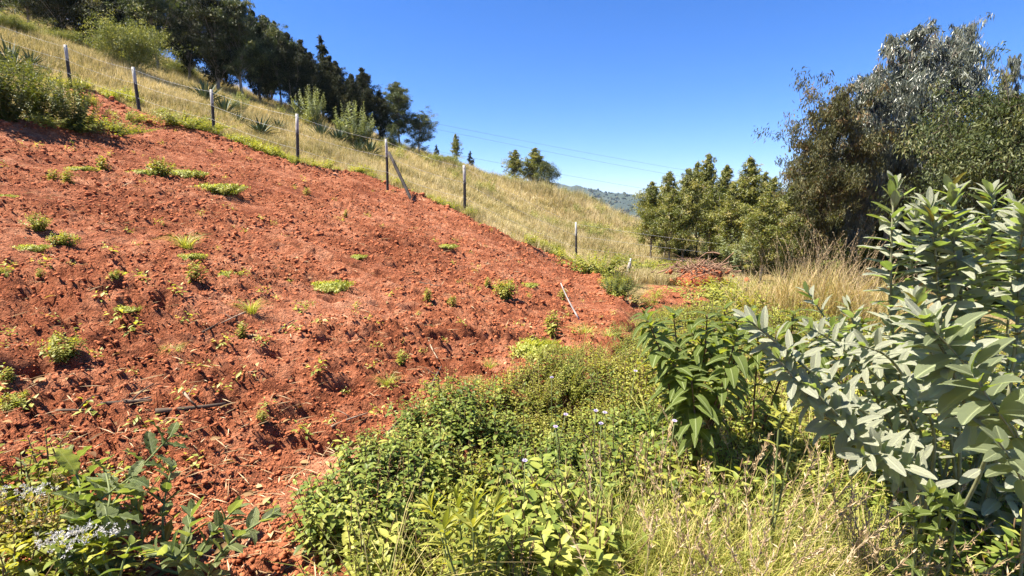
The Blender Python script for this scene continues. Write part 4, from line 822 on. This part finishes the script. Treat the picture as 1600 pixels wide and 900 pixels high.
vb = MB(); x2 = R.uniform(-1, 8, 9000); y2 = R.uniform(1, 8, 9000); ok = (sdf(HERB, x2, y2) > .12) & (perlin(x2*.9, y2*.9, 97)+R.normal(0, .2, 9000)-.12*(x2 < .3) > .05) & (R.random(9000) < np.clip(3/y2, .2, 1)*.28); x2, y2 = x2[ok], y2[ok]; vt = [tuft_proto(26, .55, .0045, .8, 4, .07) for _ in range(4)]; z2 = ground(x2, y2); print('verge tufts', len(x2))
for k in range(4):
    i = np.arange(k, len(x2), 4); vb.instances(vt[k], np.stack([x2[i], y2[i], z2[i]], 1), R.uniform(0, 6.28, len(i)), R.uniform(.6, 1.15, len(i)), .15, .3)
tag(vb.obj('verge_grass', M_greengrass), 'thin long grass blades growing all through the leafy herbs', 'grass', None, 'stuff')
def grass_clump(name, lab, px, py, Y, n, h, w, sx, sy, m, bend=.7, bias=(0, 0), heads=0, mh=None, cat='grass tuft', lo=0, hi=1):
    x, y = at(px, py, Y)[0], Y; o = thing(name, lab, cat, (x, y, gz(x, y))); b = MB(); a = R.uniform(0, 6.28, n); out = np.stack([np.cos(a)+bias[0], np.sin(a)+bias[1], np.zeros(n)], 1)
    P = np.stack([R.normal(0, sx, n), R.normal(0, sy, n), np.full(n, -.02)], 1); b.blades(P, out, h*R.uniform(.45, 1.1, n), w*R.uniform(.6, 1.3, n), bend*R.uniform(.3, 1.4, n), R.uniform(lo, hi, n), 5)
    b.obj('blade', m, o)
    if heads:
        s = MB()
        for i in range(heads):
            p = np.array([R.normal(0, sx), R.normal(0, sy), 0]); a = R.uniform(0, 6.28); d = np.array([cos(a)*.35+bias[0]*.5, sin(a)*.35+bias[1]*.5, 1.])*h*R.uniform(.8, 1.35); c = curve(p, p+d, 7, .04); c[:, 2] -= .12*h*np.linspace(0, 1, 7)**3; s.tube(c, np.linspace(.0018, .0010, 7), 3, R.uniform(.3, .9), False)
            k = 26; t = R.uniform(.72, 1, k); Q, T = interp(c, t); s.leaves(Q, T+R.normal(0, .35, (k, 3)), R.normal(0, 1, (k, 3)), R.uniform(.015, .032, k), .005, 'leaf2', R.uniform(.2, 1, k))
        s.obj('seed_head', mh or M_straw, o)
    return o
grass_clump('grass_tuft', 'large yellow-green grass tuft with straw-coloured heads at the bottom centre right', 1060, 880, 1.7, 3000, .56, .0055, .20, .18, M_greengrass, .75, (0, .05), 45)
grass_clump('grass_tuft', 'grass tuft with thin arching blades left of the large yellow-green tuft', 950, 860, 1.9, 800, .52, .005, .14, .12, M_greengrass, .8, (-.1, .1), 14)
grass_clump('grass_tuft', 'loose yellow grass tuft right of the large yellow-green tuft', 1170, 860, 1.85, 1500, .55, .005, .14, .13, M_greengrass, .8, (.2, 0), 26)
grass_clump('grass_tuft', 'straw-coloured arching grass under the silver shrub in the bottom right', 1310, 860, 1.75, 700, .55, .0045, .16, .12, M_bronze, .8, (.3, 0), 46, M_straw)
grass_clump('grass_tuft', 'green and straw grass tuft between the drooping herb and the yellow-green tuft', 1120, 740, 2.3, 900, .5, .005, .2, .15, M_greengrass, .8, (.1, 0), 36)
grass_clump('grass_tuft', 'thin grass with drooping heads in the bottom right corner', 1500, 880, 1.45, 260, .36, .0045, .14, .1, M_greengrass, .9, (.3, 0), 20, M_straw)
grass_clump('bronze_grass', 'tall bronze grass with drooping plumes left of the silver shrub', 1290, 440, 8.5, 1700, 1.45, .012, .42, .4, M_bronze, .5, (.2, 0), 190, M_straw, 'grass')
grass_clump('bronze_grass', 'lower bronze grass at the left flank of the tall drooping plumes', 1225, 440, 9, 1300, 1.15, .012, .4, .35, M_bronze, .6, (.1, 0), 50, M_straw, 'grass')
grass_clump('bronze_grass', 'dry bronze grass growing behind the silver shrub', 1400, 440, 7.8, 700, 1.1, .011, .5, .4, M_bronze, .6, (.1, 0), 60, M_straw, 'grass')

# ------------------------------------------------------------------ leafy stems drawn from sight lines
def leafy(S, L, path, n, ll, lw, tpl, r0=.006, base=.2, droop=0., fwd=.5, curl=.2, whorl=2, rlo=.2, rhi=.8, tipf=.45, upn=.5, roll=0., jit=.14):
    path = np.asarray(path, float); k = len(path); t = np.linspace(0, k-1, 4*k); i = np.clip(t.astype(int), 0, k-2); f = (t-i)[:, None]
    p0 = path[np.clip(i-1, 0, k-1)]; p1 = path[i]; p2 = path[i+1]; p3 = path[np.clip(i+2, 0, k-1)]
    c = .5*((2*p1)+(-p0+p2)*f+(2*p0-5*p1+4*p2-p3)*f**2+(-p0+3*p1-3*p2+p3)*f**3)
    S.tube(c, np.linspace(r0, r0*.45, len(c)), 6, R.random())
    nn = n//whorl; tt = np.repeat(np.clip(base+(1-base)*((np.arange(nn)+.7)/nn)**.85, 0, 1), whorl); P, T = interp(c, tt); m = len(tt)
    a = np.repeat(np.arange(nn)*1.75+R.normal(0, .25, nn), whorl)+np.tile(np.arange(whorl)*2*pi/whorl, nn)+R.normal(0, .15, m)+roll
    ref = unit(np.cross(T, [0.2, 1, .3])); bb = np.cross(T, ref); out = ref*np.cos(a)[:, None]+bb*np.sin(a)[:, None]
    end = np.clip((tt-.78)/.22, 0, 1); D = unit(out*(1-.45*end)[:, None]+T*(fwd+.7*end)[:, None]+np.array([0, 0, -droop])+R.normal(0, jit, (m, 3)))
    sz = (1-tipf*end**1.3)*(.8+.2*np.clip((tt-base)/.2, 0, 1))*R.uniform(.82, 1.12, m)
    L.leaves(P, D, unit(T+np.array([0, 0, upn])+R.normal(0, jit*1.5, (m, 3))), ll*sz, lw*sz*R.uniform(.8, 1.2, m), tpl, np.clip(rlo+(rhi-rlo)*R.random(m), 0, 1), curl+R.normal(0, .12, m))
root = at(1500, 800, 2.15); root[2] = gz(root[0], root[1]); SH = thing('silver_shrub', 'large shrub with pale silvery felted leaves filling the right edge', 'shrub', tuple(root))
S, L = MB(), MB()
def px_path(pts, first=None):
    p = [at(*q)-root for q in pts]; return np.array(([np.array([R.normal(0, .12), R.normal(0, .10), 0])] if first is None else [first])+p)
for pts, n in [
 ([(1440, 700, 2.15), (1400, 560, 2.2), (1392, 430, 2.2), (1397, 292, 2.2)], 46), ([(1480, 640, 2.1), (1470, 500, 2.1), (1462, 400, 2.1), (1452, 322, 2.1)], 40), ([(1500, 650, 2.15), (1505, 500, 2.15), (1492, 400, 2.1), (1486, 298, 2.1)], 44),
 ([(1530, 620, 2.2), (1530, 480, 2.2), (1545, 380, 2.25), (1548, 300, 2.25)], 44), ([(1570, 650, 2.0), (1590, 500, 2.0), (1592, 410, 2.0), (1602, 330, 1.95)], 40), ([(1560, 640, 2.4), (1575, 500, 2.4), (1580, 400, 2.5), (1582, 318, 2.5)], 36),
 ([(1450, 640, 2.4), (1440, 520, 2.45), (1425, 420, 2.5), (1430, 330, 2.5)], 40), ([(1540, 660, 2.35), (1500, 560, 2.4), (1520, 450, 2.5), (1515, 350, 2.5)], 40), ([(1620, 620, 2.1), (1640, 480, 2.1), (1640, 380, 2.1), (1650, 310, 2.1)], 36),
 ([(1430, 720, 1.95), (1370, 660, 1.85), (1290, 600, 1.78), (1225, 545, 1.75), (1170, 500, 1.75)], 44), ([(1420, 730, 1.9), (1350, 690, 1.8), (1290, 650, 1.75), (1240, 590, 1.72), (1215, 560, 1.72)], 36), ([(1450, 740, 1.85), (1400, 720, 1.78), (1350, 690, 1.72), (1300, 640, 1.7), (1262, 600, 1.7)], 34),
 ([(1440, 700, 2.1), (1380, 600, 2.1), (1310, 540, 2.1), (1265, 512, 2.1)], 32), ([(1440, 690, 2.2), (1390, 600, 2.2), (1345, 530, 2.25), (1325, 480, 2.3)], 34), ([(1460, 690, 2.0), (1430, 620, 1.95), (1390, 560, 1.9), (1345, 540, 1.85)], 30),
 ([(1450, 770, 1.75), (1420, 740, 1.7), (1380, 710, 1.66), (1345, 715, 1.62)], 22), ([(1540, 720, 1.7), (1510, 640, 1.6), (1480, 560, 1.55), (1445, 500, 1.55)], 26), ([(1500, 700, 2.0), (1480, 600, 2.0), (1440, 520, 2.0), (1430, 470, 2.0)], 30)]:
    big_arch = pts[-1][0] < 1360 and pts[-1][1] > 450
    leafy(S, L, px_path(pts), int(n*(1.25 if big_arch else 2.1)), .108 if big_arch else .128, .034 if big_arch else .042, 'ell', .008, .2, .04, .38, .15, 2, .1, 1.0, .4, jit=.2)
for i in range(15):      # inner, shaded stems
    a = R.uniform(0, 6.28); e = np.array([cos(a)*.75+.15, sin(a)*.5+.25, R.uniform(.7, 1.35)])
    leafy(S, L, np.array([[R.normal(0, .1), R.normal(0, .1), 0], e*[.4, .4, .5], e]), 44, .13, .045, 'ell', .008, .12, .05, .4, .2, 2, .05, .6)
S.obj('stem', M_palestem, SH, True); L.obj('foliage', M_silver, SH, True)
S, L = MB(), MB(); root = at(1660, 860, 1.6); root[2] = gz(root[0], root[1]); o = thing('silver_shrub', 'near branch with large fresh green felted leaves in front of the silver shrub, right edge', 'shrub', tuple(root))
for pts, n, l2 in [([(1620, 760, 1.35), (1590, 690, 1.35), (1550, 630, 1.35), (1520, 585, 1.38)], 12, .13), ([(1600, 740, 1.5), (1560, 640, 1.5), (1500, 560, 1.5), (1452, 510, 1.5)], 12, .14), ([(1610, 800, 1.3), (1600, 760, 1.28), (1580, 720, 1.25), (1560, 690, 1.22)], 8, .09)]:
    leafy(S, L, px_path(pts), n+4, l2*.95, l2*.42, 'ell', .005, .35, .1, .5, .3, 2, .2, 1.0)
S.obj('stem', M_palestem, o, True); L.obj('foliage', M_felt, o, True)

def herb(name, lab, cat, rootpx, rootY, stems, n, ll, lw, tpl, ms, ml, flowers=None, **k):
    global root
    root = at(rootpx, 600, rootY); root[2] = gz(root[0], root[1]); o = thing(name, lab, cat, tuple(root)); S, L = MB(), MB()
    for pts in stems: leafy(S, L, px_path(pts, np.array([R.normal(0, .03), R.normal(0, .03), -.02])), n, ll, lw, tpl, **k)
    S.obj('stem', ms, o, True); L.obj('foliage', ml, o, True)
    if flowers:
        fl, mf, fr, nf = flowers
        for (px, py, Y) in fl:
            B = MB(); c = at(px, py, Y)-root; q = c+np.repeat(R.normal(0, fr*1.3, (nf//9, 3)), 9, 0)*[1, .8, .3]+R.normal(0, .003, (nf//9*9, 3)); nq = len(q)
            d = unit(R.normal(0, 1, (nq, 3))+[0, 0, .8]); B.leaves(q, d, R.normal(0, 1, (nq, 3)), .009, .0035, 'leaf2'); B.obj('flower', mf, o)
    return o
K = dict(r0=.007, base=.15, droop=.05, fwd=.15, curl=.5, whorl=2, rlo=.1, rhi=.9, upn=.8)
herb('broad_leaved_herb', 'tall herb with drooping broad green leaves at the edge of the red path', 'herb', 1075, 2.7, [[(1068, 620, 2.7), (1060, 560, 2.7), (1052, 490, 2.7)], [(1090, 620, 2.65), (1100, 560, 2.6), (1105, 492, 2.6)], [(1050, 640, 2.6), (1035, 560, 2.6), (1012, 500, 2.6)], [(1110, 650, 2.5), (1135, 580, 2.45), (1152, 520, 2.45)], [(1090, 700, 2.45), (1085, 640, 2.4), (1080, 590, 2.4)], [(1100, 560, 2.8), (1130, 500, 2.8)], [(1060, 600, 2.9), (1030, 530, 2.9), (1005, 490, 2.9)], [(1080, 640, 2.5), (1065, 590, 2.5), (1045, 560, 2.5)], [(1120, 640, 2.6), (1120, 570, 2.6), (1080, 520, 2.6)], [(1130, 620, 2.8), (1150, 550, 2.8), (1150, 500, 2.8)]], 34, .145, .056, 'broad', M_redstem, M_broad, **K)
herb('broad_leaved_herb', 'broad-leaved herb between the drooping green herb and the bronze grass', 'herb', 1190, 3.0, [[(1180, 600, 3.0), (1185, 540, 3.0), (1175, 485, 3.0)], [(1220, 590, 3.0), (1235, 530, 3.0), (1240, 490, 3.0)], [(1150, 600, 3.1), (1145, 540, 3.1), (1130, 480, 3.1)], [(1260, 590, 3.0), (1290, 540, 3.0), (1300, 500, 3.0)]], 34, .135, .052, 'broad', M_redstem, M_broad, **K)
herb('broad_leaved_herb', 'broad-leaved green herb half hidden behind the grey arching branches', 'herb', 1330, 2.7, [[(1330, 620, 2.7), (1340, 540, 2.7), (1350, 500, 2.7)], [(1290, 620, 2.7), (1280, 560, 2.7), (1275, 520, 2.7)]], 26, .12, .048, 'broad', M_redstem, M_broad, **K)
K = dict(r0=.006, base=.1, droop=.15, fwd=.5, curl=.25, whorl=2, rlo=.1, rhi=.9, upn=.8)
herb('wavy_leaved_herb', 'sprawling herb with large crinkled leaves in the bottom left corner', 'herb', 120, 1.55, [[(150, 840, 1.6), (195, 760, 1.7), (235, 715, 1.75), (268, 680, 1.8)], [(120, 830, 1.6), (125, 760, 1.7), (105, 715, 1.8)], [(130, 850, 1.5), (170, 790, 1.55), (165, 735, 1.65)], [(80, 850, 1.6), (50, 780, 1.7), (40, 730, 1.8)], [(150, 860, 1.5), (140, 800, 1.55), (205, 745, 1.6)]], 16, .115, .058, 'wavy', M_stem, M_kale, **K)
K = dict(r0=.006, base=.1, droop=-.1, fwd=.75, curl=.15, whorl=2, rlo=.3, rhi=1, upn=.6)
herb('milkweed', 'upright bluish green stem with stacked oval leaves in the bottom left', 'herb', 262, 1.6, [[(258, 850, 1.65), (256, 790, 1.7), (268, 735, 1.75)], [(230, 880, 1.6), (222, 830, 1.6), (212, 790, 1.62)]], 16, .075, .036, 'broad', M_stem, M_kale, **K)
herb('milkweed', 'bluish green stem leaning right with paired oval leaves in the bottom left', 'herb', 300, 1.55, [[(310, 870, 1.55), (340, 825, 1.6), (368, 795, 1.65)], [(335, 880, 1.5), (370, 840, 1.52), (425, 805, 1.55)], [(280, 880, 1.5), (295, 840, 1.5), (300, 795, 1.55)], [(300, 890, 1.45), (270, 870, 1.42), (240, 860, 1.4)]], 16, .078, .038, 'broad', M_stem, M_kale, **K)
K = dict(r0=.005, base=.1, droop=.1, fwd=.5, curl=.3, whorl=2, rlo=.2, rhi=1, upn=.8)
fl = [(130, 825, 1.45), (155, 832, 1.45), (100, 835, 1.42), (178, 830, 1.45), (75, 845, 1.4), (115, 848, 1.38)]
herb('flowering_herb', 'low herb topped by a flat cluster of whitish flowers in the bottom left', 'herb', 140, 1.4, [[(140, 880, 1.42), (135, 840, 1.45)], [(165, 880, 1.42), (165, 845, 1.45)], [(100, 890, 1.4), (100, 850, 1.42)], [(190, 890, 1.4), (205, 850, 1.45)]], 14, .06, .035, 'ovate', M_stem, M_herb, (fl, M_white, .016, 130), **K)
fl = [(0, 768, 1.6), (35, 765, 1.65), (72, 762, 1.7), (5, 785, 1.6), (50, 775, 1.6)]
herb('flowering_herb', 'herb with white and withered yellow flower heads at the left edge', 'herb', 20, 1.5, [[(10, 840, 1.55), (5, 775, 1.6)], [(40, 850, 1.5), (45, 780, 1.6)], [(70, 840, 1.6), (75, 770, 1.7)], [(-10, 860, 1.5), (-20, 800, 1.55)], [(30, 890, 1.4), (20, 850, 1.45)]], 16, .055, .032, 'ovate', M_stem, M_herblight, (fl, M_white, .016, 90), **K)
x, y, z = at(50, 785, 1.55); b = MB(); GH = []
for i in range(30): g = MB(); c = np.array([R.normal(0, .09), R.normal(0, .07), R.normal(0, .03)]); g.leaves(c+R.normal(0, .009, (26, 3)), R.normal(0, 1, (26, 3))+[0, 0, .5], R.normal(0, 1, (26, 3)), .013, .005, 'leaf2'); GH.append(g)
zg = gz(x, y)
for i in range(12): b.tube(curve((R.normal(0, .03), R.normal(0, .03), zg-z), (R.normal(0, .06), R.normal(0, .05), -.01), 5, .06), .0022, 4)
o = thing('withered_flower_heads', 'withered brownish yellow flower heads among the leaves near the left edge', 'dry flowers', (x, y, z)); b.obj('stem', M_stem, o)
for g in GH: g.obj('flower_head', M_browndry, o)
K = dict(r0=.004, base=.1, droop=-.1, fwd=.9, curl=.25, whorl=3, rlo=.2, rhi=.9, upn=.6)
herb('fleabane', 'bright upright plant with narrow green leaves at the bottom centre', 'herb', 735, 1.6, [[(690, 840, 1.62), (670, 790, 1.66)], [(720, 830, 1.62), (712, 770, 1.68)], [(745, 830, 1.62), (740, 775, 1.68)], [(765, 830, 1.6), (775, 790, 1.64)], [(740, 850, 1.5), (735, 815, 1.52)], [(700, 860, 1.5), (695, 820, 1.52)]], 33, .085, .017, 'lance', M_stem, M_herblight, **K)
K = dict(r0=.0035, base=.35, droop=.15, fwd=.3, curl=.3, whorl=2, rlo=.2, rhi=.9, upn=.8)
for i, (px, py, bpy_, Y, lab) in enumerate([(775, 590, 720, 2.7, 'tallest dark thin stem standing above the herb thicket'), (925, 585, 690, 2.7, 'thin dark stem with a small leafy head near the red path corner'), (690, 640, 740, 2.4, 'thin dark stem at the left rim of the herb thicket'), (820, 600, 720, 2.6, 'thin dark stem right of the tallest one above the herbs'), (735, 650, 740, 2.3, 'short dark stem below the tallest thin stem'), (640, 690, 780, 2.1, 'dark stem over the lower left herbs'), (960, 640, 740, 2.3, 'dark stem among the lilac flowers'), (870, 615, 700, 2.6, 'dark stem at the top rim of the herbs left of the path corner')]):
    herb('thin_stemmed_weed', lab, 'weed', px+4, Y, [[(px+4, bpy_, Y), (px-2, (py+bpy_)/2, Y), (px, py, Y)]], 14, .042, .024, 'ovate', M_redstem, M_herb, **K)
for px, py, Y, lab in [(602, 700, 2.15, 'brown spiky withered weed at the left rim of the herb thicket'), (640, 712, 2.1, 'second brown withered weed just right of the one at the thicket rim'), (570, 770, 1.9, 'withered brown weed low on the left rim of the herb thicket'), (810, 830, 1.6, 'withered reddish spike among the bottom centre herbs')]:
    herb('withered_weed', lab, 'weed', px, Y, [[(px-8, py+60, Y), (px-10, py, Y)], [(px+5, py+60, Y), (px+8, py+10, Y)], [(px+15, py+60, Y), (px+24, py+16, Y)]], 40, .014, .007, 'leaf2', M_redstem, M_browndry, r0=.003, base=.2, droop=0, fwd=.7, whorl=2)
x0 = MB(); 
for i, (px, py, Y) in enumerate([(931, 642, 2.2), (939, 662, 2.1), (884, 648, 2.2), (945, 645, 2.2), (868, 667, 2.1), (1054, 658, 2.1), (820, 720, 1.9), (993, 580, 2.6), (862, 590, 2.7)]):
    c = at(px, py, Y); z0 = gz(c[0], c[1]); o = thing('lilac_flower', ['lilac flower', 'largest lilac flower', 'pale flower left', 'lilac flower close right', 'faint whitish flower', 'lilac flower under the drooping herb', 'pale flower low down', 'tiny lilac flower by the path', 'tiny lilac flower at the top rim'][i]+[' on the herbs, upper of two close together', ' on the herbs, lower of two close together', ' of the two close lilac ones', ' of the upper one of the pair', ' far left of the lilac pair', ' , alone', ' in the bottom centre herbs', ' corner herbs', ' of the herbs'][i].replace(' ,', ','), 'flower', (c[0], c[1], z0), 0, 'small flowers in the herb thicket')
    s = MB(); hh = c[2]-z0; s.tube(curve((0, 0, -.01), (0, 0, hh), 6, .03), .0018, 4); s.obj('stem', M_stem, o); p = MB(); a = np.arange(9)*2*pi/9; D = np.stack([np.cos(a), np.sin(a)-.4, np.full(9, .5)], 1)
    p.leaves(np.tile([0, 0, hh], (9, 1)), D, unit(np.array([R.normal(0, .5), -.4, 1.])), .012, .007, 'lance'); p.leaves(np.tile([0, 0, hh], (9, 1)), D*[.5, .5, 2], [0, -.3, 1.], .008, .006, 'lance'); p.obj('petals', M_lilac, o)
K = dict(r0=.005, base=.2, droop=.0, fwd=.5, curl=.25, whorl=2, rlo=.5, rhi=1, upn=.8)
herb('light_leafy_herb', 'lime green leafy herb under the silver shrub in the bottom right', 'herb', 1470, 1.5, [[(1465, 830, 1.5), (1455, 770, 1.5)], [(1490, 840, 1.5), (1495, 790, 1.5)], [(1430, 850, 1.5), (1425, 800, 1.5)]], 16, .06, .032, 'ovate', M_stem, M_broad, **K)
herb('light_leafy_herb', 'bright lime weed with narrow leaves below the arching grey branches', 'herb', 1215, 1.9, [[(1215, 690, 1.9), (1222, 640, 1.9)], [(1235, 700, 1.9), (1245, 660, 1.9)]], 18, .06, .02, 'lance', M_stem, M_herblight, **K)
